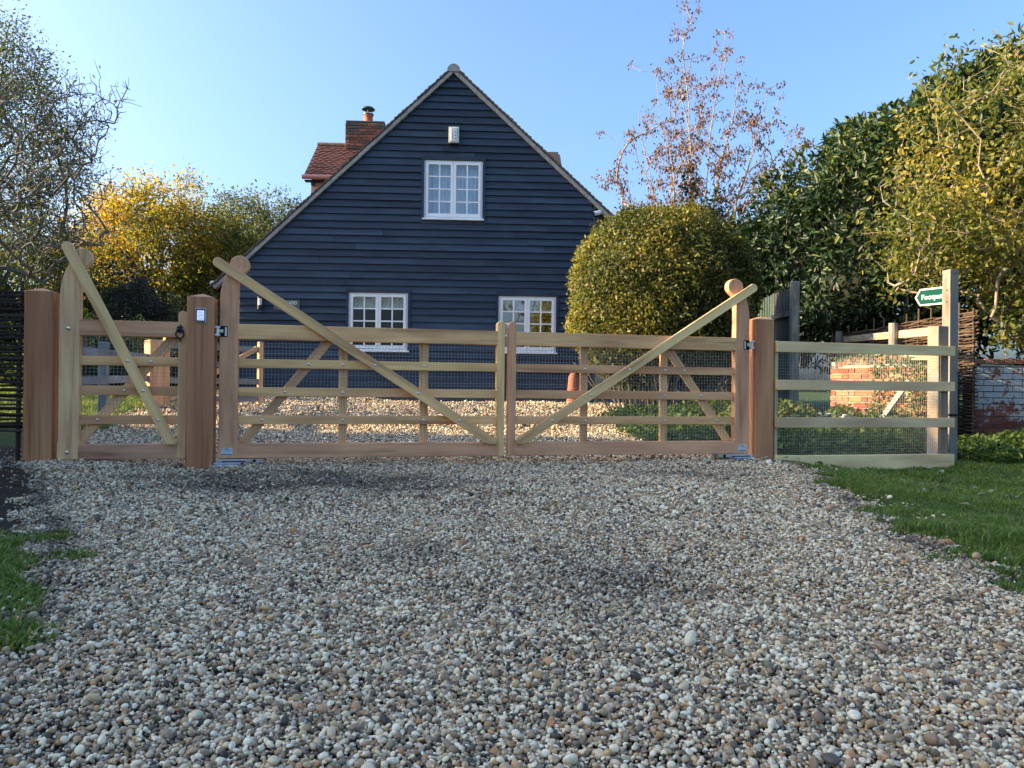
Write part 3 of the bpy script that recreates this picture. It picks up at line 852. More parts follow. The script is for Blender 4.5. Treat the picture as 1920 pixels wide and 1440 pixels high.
def put_brick(parent, x, y, z, l, d, h, mat, col, rz=0.0):
    o = bpy.data.objects.new('brick', brick_mesh(l, d, h, random.randrange(3), mat))
    COL.objects.link(o); o.parent = parent
    o.location = (x, y + random.uniform(-0.004, 0.004), z)
    o.rotation_euler = (random.uniform(-.006, .006), random.uniform(-.008, .008), rz + random.uniform(-.01, .01))
    j = random.uniform(0.75, 1.2); t = random.uniform(0.92, 1.08)
    o.color = (col[0] * j, col[1] * j * t, col[2] * j * t, 1)
    return o
REDS = [(0.34, 0.115, 0.060), (0.30, 0.095, 0.055), (0.38, 0.150, 0.080), (0.25, 0.085, 0.055), (0.33, 0.16, 0.10)]

def brick_face(parent, L, H, d=0.10, mat='brick', cols=REDS, bl=0.215, bh=0.065, j=0.010, y=0.0, z0=0.0, flemish=False, skip=None):
    rows = int(H / (bh + j))
    for r in range(rows):
        z = z0 + r * (bh + j) + bh / 2 + j / 2
        x = 0.0; i = 0
        first = True
        while x < L - 0.03:
            l = bl
            if flemish: l = bl if (i + r) % 2 == 0 else 0.1025
            elif first and r % 2: l = 0.1025
            first = False
            l = min(l, L - x)
            if l > 0.035 and not (skip and skip(x + l / 2, z)):
                put_brick(parent, x + l / 2, y + d / 2, z, round(l, 3), d, bh, mat, random.choice(cols))
            x += l + j; i += 1

# ================================================================== HOUSE
HZ = 0.29
house = empty('weatherboarded_house', (-1.222, 16.0, HZ), R(2.6), 'dark blue-black weatherboarded gable house with white windows', 'house')
WL, WR, AX, AZ = -4.60, 2.885, -0.06, 7.12
SLL, SLR = 0.950, 0.905
def xl(z): return max(WL, AX - (AZ - z) / SLL)
def xr(z): return min(WR, AX + (AZ - z) / SLR)
WINS = [(-0.042, 4.105, 1.215, 1.215), (-1.563, 1.352, 1.215, 1.195), (1.523, 1.352, 1.205, 1.170)]   # centre s, bottom z, width, height
BOARD = (0.026, 0.041, 0.066)
PITCH = 0.1478
k = 1
while True:
    z0 = 0.0331 + PITCH * k; z1 = z0 + PITCH + 0.016
    k += 1
    if z0 > AZ - 0.10: break
    zt = min(z1, AZ - 0.02)
    segs = [(None, None)]
    cuts = []
    for (c, b, w, h) in WINS:
        if z0 + 0.5 * PITCH > b - 0.01 and z0 + 0.5 * PITCH < b + h + 0.03: cuts.append((c - w / 2 - 0.052, c + w / 2 + 0.052))
    runs, cur = [], None
    for a, b_ in sorted(cuts): runs.append((cur, a)); cur = b_
    runs.append((cur, None))
    for a, e in runs:
        x0b, x0t = (xl(z0), xl(zt)) if a is None else (a, a)
        x1b, x1t = (xr(z0), xr(zt)) if e is None else (e, e)
        # a few boards are joined from shorter lengths
        js = []
        if x1b - x0b > 2.4:
            q = x0b + random.uniform(1.2, 3.4)
            while q < x1b - 0.8:
                js.append(q); q += random.uniform(2.6, 4.4)
        xs = [(x0b, x0t)] + [(q, q) for q in js] + [(x1b, x1t)]
        for (pa, pb), (qa, qb) in zip(xs[:-1], xs[1:]):
            if pa != x0b: pa, pb = pa + 0.004, pb + 0.004
            w1, w2 = random.uniform(-.003, .003), random.uniform(-.003, .003)
            fb_, ft = -0.046 + random.uniform(-.005, .003), -0.010
            vs = [(pa, fb_, z0 - HZ + w1), (qa, fb_, z0 - HZ + w2), (qb, ft, zt - HZ), (pb, ft, zt - HZ),
                  (pa, fb_ + 0.026, z0 - HZ + w1), (qa, fb_ + 0.026, z0 - HZ + w2), (qb, ft + 0.008, zt - HZ), (pb, ft + 0.008, zt - HZ)]
            fs = [(0, 1, 2, 3), (5, 4, 7, 6), (4, 5, 1, 0), (3, 2, 6, 7), (0, 3, 7, 4), (1, 5, 6, 2)]
            jj = random.uniform(0.72, 1.32)
            obj_from('board', vs, fs, 'board_paint', house, gr=[(v[0] + k * 1.7, v[2], v[1]) for v in vs], color=tuple(c * jj for c in BOARD))
MB().box(WL, WR, -0.020, 0.02, -0.25, 0.0331 + PITCH - HZ + 0.02, 0).build('plinth', plain_mat('dark_plinth', (0.030, 0.032, 0.038), 0.8, var=0.3, scale=12), house)
MB().box(WR - 0.002, WR + 0.055, -0.050, 0.05, -0.20, 4.42 - HZ, 2).build('corner_board', 'board_paint', house, color=BOARD)
M['shell'] = plain_mat('dark_wall_behind', (0.02, 0.022, 0.027), 0.9)
prof = [(WL, -0.3), (WR, -0.3), (WR, AZ - SLR * (WR - AX) - HZ - 0.02), (AX, AZ - HZ - 0.04), (WL, AZ - SLL * (AX - WL) - HZ - 0.02)]
MB().prism(prof, 0.55, 8.5).build('wall', 'shell', house)
MB().box(WL + 0.001, WL + 0.05, 0.0, 0.549, -0.3, 2.75 - HZ, 2).build('return_wall', 'shell', house)
MB().box(WR - 0.05, WR - 0.004, 0.0, 0.549, -0.3, 4.40 - HZ, 2).build('return_wall', 'shell', house)

# windows
def glass_mat(name, refl, tint):
    m, n, l, b = new_mat(name)
    gl = n.new('ShaderNodeBsdfGlossy'); gl.inputs['Roughness'].default_value = 0.015; gl.inputs['Color'].default_value = (0.95, 0.97, 1, 1)
    tr = n.new('ShaderNodeBsdfTransparent'); tr.inputs[0].default_value = c4(tint)
    mr = n.new('ShaderNodeValue'); mr.outputs[0].default_value = refl
    mx = n.new('ShaderNodeMixShader'); l.new(mr.outputs[0], mx.inputs[0]); l.new(tr.outputs[0], mx.inputs[1]); l.new(gl.outputs[0], mx.inputs[2])
    geo = n.new('ShaderNodeNewGeometry')
    nz = noise(n, l, geo.outputs['Position'], 2.2, 2, 0.5)
    bp = n.new('ShaderNodeBump'); bp.inputs['Strength'].default_value = 0.06; bp.inputs['Distance'].default_value = 0.03
    l.new(nz, bp.inputs['Height']); l.new(bp.outputs[0], gl.inputs['Normal'])
    l.new(mx.outputs[0], n['Material Output'].inputs[0])
    return m
M['glass'] = glass_mat('double_glazing', 0.14, (0.72, 0.78, 0.78))
M['blind'] = plain_mat('white_blind', (0.72, 0.70, 0.64), 0.8, var=0.06, scale=20)
M['room'] = plain_mat('dim_room', (0.012, 0.011, 0.010), 0.9)  # near-black sheet colour, the dimness of the room painted in

def make_window(c, b, w, h, blind_rows, bcol, glass='glass'):
    wnd = empty('window', (c, 0, b - HZ), parent=house)
    x0, x1 = -w / 2, w / 2
    fw = 0.035
    mb = MB()
    mb.box(x0, x1, -0.022, 0.06, h - fw, h, 0); mb.box(x0, x1, -0.022, 0.06, 0, fw, 0)
    mb.box(x0, x0 + fw, -0.0215, 0.06, fw, h - fw, 2); mb.box(x1 - fw, x1, -0.0215, 0.06, fw, h - fw, 2)
    mb.build('frame', 'white_paint', wnd, bevel=0.002)
    rows, cols = 4, 2
    for side in (-1, 1):
        a0, a1 = (x0 + fw + 0.003, -0.003) if side < 0 else (0.003, x1 - fw - 0.003)
        z0, z1 = fw + 0.003, h - fw - 0.003
        st, br, gb = 0.052, 0.070, 0.026
        mb = MB()
        mb.box(a0, a1, -0.034, 0.012, z1 - st, z1, 0); mb.box(a0, a1, -0.034, 0.012, z0, z0 + br, 0)
        mb.box(a0, a0 + st, -0.0345, 0.012, z0 + br, z1 - st, 2); mb.box(a1 - st, a1, -0.0345, 0.012, z0 + br, z1 - st, 2)
        ix0, ix1, iz0, iz1 = a0 + st, a1 - st, z0 + br, z1 - st
        cw, rh = (ix1 - ix0 - gb) / 2, (iz1 - iz0 - gb * 3) / 4
        mb.box(ix0 + cw, ix0 + cw + gb, -0.030, 0.010, iz0, iz1, 2)
        for r_ in range(3):
            zz = iz0 + rh + r_ * (rh + gb)
            mb.box(ix0, ix0 + cw, -0.0295, 0.010, zz, zz + gb, 0); mb.box(ix0 + cw + gb, ix1, -0.0295, 0.010, zz, zz + gb, 0)
        mb.build('casement', 'white_paint', wnd, bevel=0.002)
        for r_ in range(4):
            for q in range(2):
                px0 = ix0 + q * (cw + gb); pz0 = iz0 + r_ * (rh + gb)
                t1, t2 = random.uniform(-.0015, .0015), random.uniform(-.0015, .0015)
                vs = [(px0, -0.006 + t1, pz0), (px0 + cw, -0.006 - t1, pz0), (px0 + cw, -0.006 - t1 + t2, pz0 + rh), (px0, -0.006 + t1 + t2, pz0 + rh)]
                obj_from('pane', vs, [(0, 1, 2, 3)], glass, wnd)
    MB().box(x0 - 0.035, x1 + 0.035, -0.085, -0.001, -0.030, -0.001, 0).build('sill', 'white_paint', wnd, bevel=0.003)
    mb = MB()
    mb.box(x0 - 0.052, x0 - 0.002, -0.050, 0.02, -0.001, h + 0.05, 2); mb.box(x1 + 0.002, x1 + 0.052, -0.050, 0.02, -0.001, h + 0.05, 2)
    mb.box(x0 - 0.0515, x1 + 0.0515, -0.056, 0.02, h + 0.004, h + 0.075, 0); mb.box(x0 - 0.0515, x1 + 0.0515, -0.034, 0.02, -0.11, -0.032, 0)
    mb.build('surround', 'board_paint', wnd, color=BOARD)
    bz = h - 0.04 - blind_rows * 0.27
    # gathered blind: shallow vertical folds
    V, F = [], []
    nn = 60
    for i in range(nn + 1):
        x = x0 + 0.03 + (w - 0.06) * i / nn; y = 0.14 + 0.012 * math.sin(i * 1.35) + 0.006 * math.sin(i * 0.47)
        V += [(x, y, max(0.02, bz)), (x, y, h - 0.01)]
    for i in range(nn): F.append((2 * i, 2 * i + 2, 2 * i + 3, 2 * i + 1))
    obj_from('blind', V, F, bcol, wnd, smooth=True)
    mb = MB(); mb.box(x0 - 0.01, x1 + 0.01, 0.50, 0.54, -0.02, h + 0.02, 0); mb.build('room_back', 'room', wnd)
    return wnd
M['blind_blue'] = plain_mat('sky_tinted_blind', (0.60, 0.68, 0.78), 0.8, var=0.06, scale=8)  # blue of the blind stands in for sky mirrored by the panes
make_window(*WINS[0], 4.4, 'blind_blue')
M['glass_dark'] = glass_mat('plain_glazing', 0.045, (0.8, 0.86, 0.86))
M['glass_bright'] = glass_mat('strong_mirror_glazing', 0.30, (0.6, 0.66, 0.66))  # same glazing; mirroring strengthened to imitate this window's brighter reflection
make_window(*WINS[1], 1.05, 'blind', 'glass_dark')
make_window(*WINS[2], 1.0, 'blind', 'glass_bright')

# roof
M['tile'] = plain_mat('mossy_clay_tile', (0.13, 0.090, 0.066), 0.9, var=0.45, scale=9, bumpy=0.4, spec=0.2)
M['verge_mortar'] = plain_mat('verge_mortar', (0.30, 0.285, 0.255), 0.95, var=0.25, scale=14, bumpy=0.3)
def slope_frame(side):
    sl = SLL if side < 0 else SLR
    d = Vector((side, 0, -sl)).normalized(); nrm = Vector((side * sl, 0, 1)).normalized()
    return Vector((AX, 0, AZ - HZ)), d, nrm
_tile_me = {}
def tile_mesh(w, L, t, mat, k):
    key = (w, L, t, mat, k)
    if key not in _tile_me:
        rs = random.Random(k); V = []
        for x in (0, 1):
            for yy in (0, 0.5, 1):
                for zz in (0, 1):
                    V.append((x * L, yy * w - w / 2, zz * t + (0.006 if yy == 0.5 else 0) + rs.uniform(-.002, .002)))
        F = [(0, 2, 3, 1), (2, 4, 5, 3), (7, 9, 8, 6), (9, 11, 10, 8), (1, 3, 9, 7), (3, 5, 11, 9), (0, 6, 8, 2), (2, 8, 10, 4), (0, 1, 7, 6), (4, 10, 11, 5)]
        me = bpy.data.meshes.new('tile'); me.from_pydata(V, [], F); me.materials.append(M[mat]); me.update()
        _tile_me[key] = me
    return _tile_me[key]
def put_tile(parent, mtx, w=0.165, L=0.20, t=0.014, mat='tile', name='tile'):
    o = bpy.data.objects.new(name, tile_mesh(w, L, t, mat, random.randrange(4)))
    COL.objects.link(o); o.parent = parent
    o.matrix_local = mtx
    return o
for side in (-1, 1):
    o0, d, nrm = slope_frame(side)
    length = ((AX - (-4.90)) if side < 0 else (3.235 - AX)) / abs(d.x)
    yv = Vector((0, 1, 0))
    ax_y = yv if side > 0 else -yv
    # cement bed and undercloak along the verge
    mb = MB(); mb.bar(o0 + nrm * 0.045 + Vector((0, -0.012, 0)), o0 + d * (length - 0.05) + nrm * 0.045 + Vector((0, -0.012, 0)), 0.072, 0.150, nrm=(0, -1, 0))
    mb.build('verge_bed', 'verge_mortar', house, bevel=0.006)
    # roof slab with stepped courses behind the verge
    n = int(length / 0.105)
    V, F = [], []
    for i in range(n + 1):
        for lift in (0.088, 0.104):
            for y in (0.04, 8.8):
                p = o0 + d * (i * length / n) + nrm * lift + Vector((0, y, 0)); V.append(p)
    for i in range(n):
        a = i * 4
        F.append((a + 2, a + 3, a + 5, a + 4)); F.append((a + 4, a + 5, a + 7, a + 6))
    obj_from('roof_covering', V, F, 'tile', house)
    MB().bar(o0 + nrm * 0.040 + Vector((0, 4.45, 0)), o0 + d * length + nrm * 0.040 + Vector((0, 4.45, 0)), 8.7, 0.07, nrm=tuple(nrm)).build('roof_deck', 'shell', house)
    for i in range(n):
        pos = o0 + d * (i * length / n - 0.02) + nrm * (0.086 + random.uniform(-.004, .004)) + Vector((0, -0.095 + random.uniform(-.010, .010) + 0.08, 0))
        tilt = 0.16 + random.uniform(-.03, .04)
        dd = (d * math.cos(tilt) + nrm * math.sin(tilt)).normalized(); zz = dd.cross(ax_y).normalized()
        if zz.z < 0: zz = -zz
        yy = zz.cross(dd)
        m4 = Matrix(((dd.x, yy.x, zz.x, pos.x), (dd.y, yy.y, zz.y, pos.y), (dd.z, yy.z, zz.z, pos.z), (0, 0, 0, 1)))
        put_tile(house, m4, t=0.022)
# ridge: half-round tiles, the first with its end bedded in mortar
for i in range(4):
    V, F = [], []
    y0, y1, r0 = -0.105 + i * 0.455, 0.345 + i * 0.455, 0.135
    for y in (y0, y1):
        for k2 in range(11):
            a = R(-12 + 204 * k2 / 10)
            V.append((AX + r0 * math.cos(a), y, AZ - HZ + 0.055 + r0 * math.sin(a)))
    F = [(k2, k2 + 1, 12 + k2, 11 + k2) for k2 in range(10)]
    if i == 0: F.append(tuple(range(11))[::-1])
    obj_from('ridge_tile', V, F, M['verge_mortar'] if i == 0 else 'tile', house, smooth=False)
# boxed eaves, gutters and the swan-neck downpipe
M['black_paint'] = plain_mat('black_paint', (0.014, 0.016, 0.020), 0.55)
M['gutter'] = plain_mat('grey_white_gutter', (0.52, 0.53, 0.52), 0.45)
MB().prism([(WR + 0.057, 4.05 - HZ), (3.14, 4.22 - HZ), (3.17, 4.30 - HZ), (WR + 0.057, 4.45 - HZ)], 0.02, 8.4).build('eaves_box', 'black_paint', house)
MB().tube([(3.26, y, 4.235 - HZ) for y in (-0.06, 4.0, 8.5)], 0.058, 12).build('gutter', 'gutter', house)
MB().tube([(3.245, 0.0, 4.20 - HZ), (3.245, 0.0, 4.09 - HZ), (3.225, 0.0, 4.02 - HZ), (3.12, 0.0, 3.90 - HZ), (2.99, 0.0, 3.80 - HZ), (2.975, 0.0, 3.70 - HZ), (2.975, 0.0, 0.2 - HZ)], 0.036, 12).build('downpipe', 'gutter', house, smooth=True)
MB().tube([(-4.93, y, 2.68 - HZ) for y in (-0.06, 4.0, 8.5)], 0.058, 12).build('gutter', 'gutter', house)

def on_house(s, y, z):
    v = Matrix.Rotation(R(2.6), 3, 'Z') @ Vector((s, y, 0)); return (-1.222 + v.x, 16.0 + v.y, z)
# alarm box
ab = empty('alarm_box', on_house(-0.040, -0.034, 5.665), R(2.6), 'cream alarm bell box high on the gable', 'alarm box')
M['cream'] = plain_mat('cream_plastic', (0.62, 0.63, 0.50), 0.5)
MB().box(-0.105, 0.105, -0.085, 0.0, 0.0, 0.330, 2).build('casing', 'cream', ab, bevel=0.010)
MB().box(-0.062, 0.062, -0.100, -0.0855, 0.030, 0.305, 2).build('raised_panel', 'plate', ab, bevel=0.006)
mb = MB()
for i, z in enumerate((0.215, 0.150, 0.085)): mb.box(0.018, 0.042, -0.1020, -0.1002, z - 0.012, z + 0.012)
for i in range(7): mb.box(-0.035, -0.035 + random.uniform(0.010, 0.030), -0.1020, -0.1002, 0.075 + i * 0.024, 0.088 + i * 0.024)
mb.build('markings', 'print', ab)
MB().box(-0.080, 0.080, -0.080, -0.004, -0.022, -0.0005, 0).build('lamp_lens', M['black_paint'], ab, bevel=0.004)
# security camera under the eaves
sc_ = empty('security_camera', on_house(2.985, -0.02, 4.27), R(2.6), 'small white bullet security camera under the eaves', 'camera')
MB().tube([(0.10, 0.0, 0.055), (-0.085, -0.05, -0.005)], 0.048, 16).build('body', 'white_paint', sc_, smooth=False)
MB().tube([(-0.086, -0.0502, -0.0054), (-0.110, -0.057, -0.0135)], 0.044, 16).build('lens', 'black_metal', sc_)
MB().tube([(0.09, 0.0, 0.06), (0.105, 0.03, 0.06)], 0.060, 16).build('mount', 'white_paint', sc_)
# wall lantern and name plaque
wlmp = empty('wall_lantern', on_house(-3.955, -0.034, 2.21), R(2.6), 'small black up-down wall lantern on the boards', 'lantern')
MB().box(-0.035, 0.035, -0.02, 0.0, -0.01, 0.19, 2).build('backplate', 'black_metal', wlmp, bevel=0.003)
MB().tube([(0, -0.075, -0.05), (0, -0.075, 0.03)], 0.052, 14).build('lower_shade', 'black_metal', wlmp)
MB().tube([(0, -0.075, 0.031), (0, -0.075, 0.175)], 0.040, 14).build('glint_tube', M['plate'], wlmp)  # opaque pale tube stands in for the sun glint on the lantern
MB().tube([(0, -0.075, 0.176), (0, -0.075, 0.205)], 0.052, 14).build('upper_cap', 'black_metal', wlmp)
hs = empty('house_sign', on_house(-3.43, -0.036, 2.155), R(2.6), 'grey-green house name plaque with pale capital letters', 'sign')
M['slate'] = plain_mat('grey_green_slate', (0.085, 0.115, 0.105), 0.6, var=0.1, scale=20)
MB().box(-0.265, 0.265, -0.016, 0.0, 0.0, 0.212, 0).build('plaque', 'slate', hs, bevel=0.003)
for i, (body, zz) in enumerate((('ORCHARD', 0.120), ('HOUSE', 0.030))):
    t = bpy.data.curves.new('lettering', 'FONT'); t.body = body; t.size = 0.088; t.align_x = 'CENTER'; t.extrude = 0.0006; t.offset = 0.0014
    o = bpy.data.objects.new('lettering', t); COL.objects.link(o); o.parent = hs; o.location = (0, -0.0172, zz); o.rotation_euler = (R(90), 0, 0); t.materials.append(M['plate'])

# terracotta pot against the house
tp = empty('terracotta_pot', (1.24, 15.55, 0.28), 0, 'tall tapering terracotta pot standing against the house', 'pot')
M['terracotta'] = plain_mat('terracotta', (0.36, 0.115, 0.060), 0.85, var=0.25, scale=7)
MB().lathe([(0.150, 0.0), (0.150, 0.03), (0.135, 0.08), (0.115, 0.35), (0.105, 0.50), (0.100, 0.56), (0.080, 0.61), (0.045, 0.64), (0.02, 0.65)], sides=28).build('body', 'terracotta', tp, smooth=True)
MB().lathe([(0.118, 0.30), (0.124, 0.305), (0.124, 0.325), (0.117, 0.33)], sides=28).build('band', 'terracotta', tp, smooth=True)

# ================================================================== COTTAGE WING behind the gable
cot = empty('pink_cottage', (-4.93, 18.65, 0.3), R(2.6), 'pink rendered cottage with red tiled roof and brick chimney behind the gable', 'house')
CZ = 0.3
M['pink'] = plain_mat('pink_render', (0.60, 0.36, 0.28), 0.9, var=0.06, scale=3)
M['red_tile'] = plain_mat('old_red_plain_tile', (0.064, 0.027, 0.025), 0.9, var=0.8, scale=6, bumpy=0.4, spec=0.2)
M['pink_gutter'] = plain_mat('pink_gutter', (0.42, 0.20, 0.15), 0.5)
EZ, RZ, RY = 5.66, 6.86, 1.40
MB().prism([(0, -0.3), (0, 0)], 0, 0) if False else None
prof = [(0.0, -0.3), (2.8, -0.3), (2.8, EZ - CZ), (0.0, EZ - CZ)]
mb = MB(); mb.box(0.0, 6.2, 0.02, 2.75, -0.3, EZ - CZ - 0.03, 2)
mb.add([(0, 0.02, EZ - CZ - 0.031), (0, 2.75, EZ - CZ - 0.031), (0, 1.40, RZ - CZ - 0.06), (6.2, 0.02, EZ - CZ - 0.031), (6.2, 2.75, EZ - CZ - 0.031), (6.2, 1.40, RZ - CZ - 0.06)], [(0, 2, 1), (3, 4, 5), (0, 3, 5, 2), (1, 2, 5, 4)])
mb.build('wall', 'pink', cot)
rf = empty('roof', (0, 0, 0), parent=cot)
def cot_slope(u, x, lift):   # u = 0 at eave, 1 at ridge
    return Vector((x, -0.16 + (RY + 0.16) * u, (EZ - 0.02 + (RZ - EZ + 0.02) * u) - CZ + lift))
dS = (cot_slope(1, 0, 0) - cot_slope(0, 0, 0)); LS = dS.length; dS.normalize(); nS = Vector((1, 0, 0)).cross(dS).normalized()
MB().bar(cot_slope(0, 3.0, -0.02), cot_slope(1, 3.0, -0.02), 6.3, 0.05, nrm=tuple(nS)).build('deck', 'shell', rf)
MB().bar((3.0, 2.96, EZ - CZ - 0.04), (3.0, RY, RZ - CZ - 0.02), 6.3, 0.06, nrm=(0, 0.65, 0.76)).build('rear_slope', 'red_tile', rf)
nrow = 17
for i in range(nrow):
    for j in range(17):
        x = -0.12 + j * 0.172 + (0.086 if i % 2 else 0) + random.uniform(-.004, .004)
        if x > 2.7: continue
        p = cot_slope((i + 1.35) / nrow, x + 0.08, 0) + nS * (0.020 + random.uniform(0, .006))
        if i == nrow - 1: p -= dS * 0.04
        t = 0.09 + random.uniform(-.02, .02)
        dd = (-dS * math.cos(t) + nS * math.sin(t)).normalized(); yy = Vector((1, 0, 0)); zz = dd.cross(yy).normalized()
        if zz.z < 0: yy = -yy; zz = -zz
        m4 = Matrix(((dd.x, yy.x, zz.x, p.x), (dd.y, yy.y, zz.y, p.y), (dd.z, yy.z, zz.z, p.z), (0, 0, 0, 1)))
        put_tile(rf, m4, L=0.19, t=0.016, mat='red_tile')
for i in range(7):
    V = []
    for x in (-0.13 + i * 0.46, 0.315 + i * 0.46):
        for k2 in range(9):
            a = R(180 * k2 / 8); V.append((x, RY + 0.125 * math.cos(a), RZ - CZ - 0.01 + 0.125 * math.sin(a) * 0.85))
    obj_from('ridge_tile', V, [(q, q + 1, q + 10, q + 9) for q in range(8)] + [tuple(range(9)), tuple(range(9, 18))], 'tile', rf)
MB().tube([(x, -0.20, EZ - CZ - 0.035) for x in (-0.17, 1.5, 6.2)], 0.058, 12).build('gutter', 'pink_gutter', cot)
MB().box(-0.13, 6.2, -0.13, 0.018, EZ - CZ - 0.12, EZ - CZ - 0.085, 0).build('soffit', 'black_paint', cot)
for x in (0.02, 1.1, 2.2): MB().box(x, x + 0.07, -0.12, 0.015, EZ - CZ - 0.20, EZ - CZ - 0.121, 1).build('bracket', 'black_paint', cot)
# chimney on the ridge
ch = empty('chimney', (0.60, 1.08, 0.0), parent=cot)
CH_COL = [(0.15, 0.10, 0.075), (0.11, 0.095, 0.08), (0.26, 0.10, 0.065), (0.17, 0.085, 0.06), (0.10, 0.09, 0.08), (0.30, 0.13, 0.08)]
cz0, cz1 = 6.35 - CZ, 7.44 - CZ
MB().box(0.055, 0.985, 0.052, 0.66, cz0, cz1 - 0.01, 2).build('core', 'mortar_dark', ch)
r_ = 0; z = cz0
while z < cz1 - 0.06:
    out = 0.0 if z < 6.72 - CZ else 0.028
    x = 0.045 - out; X1 = 0.995 + out; first = True
    while x < X1 - 0.04:
        l = 0.215 if not (first and r_ % 2) else 0.1025
        first = False; l = min(l, X1 - x)
        if l > 0.05: put_brick(ch, x + l / 2, 0.045 - out + 0.045, z + 0.0325, round(l, 3), 0.09, 0.065, 'brick', random.choice(CH_COL))
        x += l + 0.010
    for sx in (0.045 - out + 0.046, 0.995 + out - 0.046):
        y = 0.045 - out + 0.100
        while y < 0.66:
            l = 0.215
            o = put_brick(ch, sx, y + l / 2, z + 0.0325, l, 0.09, 0.065, 'brick', random.choice(CH_COL), rz=math.pi / 2)
            y += l + 0.010
    z += 0.075; r_ += 1
MB().box(0.022, 1.018, 0.022, 0.66, cz1 - 0.022, cz1 + 0.018, 0).build('capping', M['mortar_dark'], ch, bevel=0.008)
MB().lathe([(0.150, 0), (0.140, 0.02), (0.120, 0.06), (0.112, 0.20), (0.128, 0.215), (0.128, 0.245), (0.100, 0.25)], (0.56, 0.32, cz1 + 0.025), 24).build('pot', 'terracotta', ch, smooth=True)
mb = MB()
for a in range(3): mb.tube([(0.56 + 0.10 * math.cos(a * 2.09 + .5), 0.32 + 0.10 * math.sin(a * 2.09 + .5), cz1 + 0.26), (0.56 + 0.10 * math.cos(a * 2.09 + .5), 0.32 + 0.10 * math.sin(a * 2.09 + .5), cz1 + 0.43)], 0.010, 6)
mb.lathe([(0.175, 0.405), (0.170, 0.420), (0.120, 0.465), (0.05, 0.485), (0.01, 0.488)], (0.56, 0.32, cz1), 24)
mb.lathe([(0.140, 0.240), (0.140, 0.262), (0.10, 0.263)], (0.56, 0.32, cz1 + 0.025), 24)
mb.build('cowl', 'black_metal', ch)
# a second small stack peeping over the far roof slope
st = empty('rear_stack', (5.78, 1.2, 5.55 - CZ), parent=cot)
MB().box(0.10, 0.34, 0.0, 0.45, 0.0, 0.92, 2).build('stack', 'mortar_dark', st, bevel=0.01)
MB().tube([(-0.02, 0.1, 0.2), (-0.02, 0.1, 1.06)], 0.075, 14).build('pot', 'terracotta', st)

# ================================================================== PATH SIDE: walls, hurdles, fences
def rot_empty(name, a, b, z, label, cat, group=None):
    return empty(name, (a[0], a[1], z), math.atan2(b[1] - a[1], b[0] - a[0]), label, cat, group)

# short sunlit brick wall beside the path
wa, wb = (4.36, 10.55), (4.90, 9.05)
Lw = math.hypot(wb[0] - wa[0], wb[1] - wa[1])
bw = rot_empty('brick_wall', wa, wb, 0.02, 'low sunlit orange-red brick wall with mossy rounded top', 'wall')
bw['kind'] = 'thing'
MB().box(0.012, Lw - 0.01, 0.012, 0.33, -0.2, 0.985, 0).build('core', 'mortar', bw)
SUNNY = [(0.36, 0.13, 0.060), (0.32, 0.10, 0.050), (0.40, 0.18, 0.085), (0.28, 0.09, 0.05), (0.38, 0.21, 0.12)]
brick_face(bw, Lw, 0.93, d=0.10, mat='brick_clean', cols=SUNNY, z0=0.0, flemish=True)
for r_ in range(12):                                                    # the end faces
    z = r_ * 0.075 + 0.0375
    for y in (0.165, 0.275):
        put_brick(bw, 0.051, y, z, 0.1025, 0.10, 0.065, 'brick_clean', random.choice(SUNNY))
        put_brick(bw, Lw - 0.045, y, z, 0.1025, 0.10, 0.065, 'brick', random.choice(REDS))
x = 0.0
while x < Lw - 0.03:                                                    # brick-on-edge coping, weathered round
    put_brick(bw, x + 0.033, 0.165, 0.985 - 0.10 * max(0, 1 - x / 0.25) ** 2, 0.065, 0.32, 0.10, 'brick_moss', random.choice(SUNNY)); x += 0.076

def shadow_ivy():  # leaves on the far half added in place of shadow; top growth is real
    rng = np.random.default_rng(93); n = 1500
    t = rng.random(n)
    side = rng.random(n) < .55
    x = np.where(side, Lw * (1 - .55 * t ** 1.5), Lw * rng.random(n))
    z = np.where(side, .25 + .75 * rng.random(n), .99 + .07 * rng.random(n)); y = np.where(side, -.03 - .05 * rng.random(n), .33 * rng.random(n))
    P = np.stack([x, y, z], 1); T = rand_dirs(n, rng); T[:, 2] -= .3
    Nn = rand_dirs(n, rng) * .5; Nn[:, 1] -= .6; Nn[:, 2] += .6
    L = rng.uniform(.025, .06, n)
    leaf_cloud('ivy', P, T, Nn, L, L * .8, 'leaf_weed', bw, rng.random(n) * .8)
# limewashed wall beyond the sign
ww = empty('limewashed_wall', (5.66, 9.42, 0.02), R(-6), 'old brick wall with flaking limewash behind the verge', 'wall')
ww['kind'] = 'thing'
MB().box(0.0, 3.0, 0.014, 0.30, -0.2, 0.925, 0).build('core', 'mortar_dark', ww)
brick_face(ww, 3.0, 0.93, d=0.10, mat='brick_wash', cols=[(0.20, 0.065, 0.042), (0.17, 0.055, 0.040), (0.23, 0.085, 0.05)], z0=0.0)
for i in range(26): put_brick(ww, 0.06 + i * 0.115, 0.15, 0.972, 0.105, 0.29, 0.06, 'brick', random.choice(REDS))

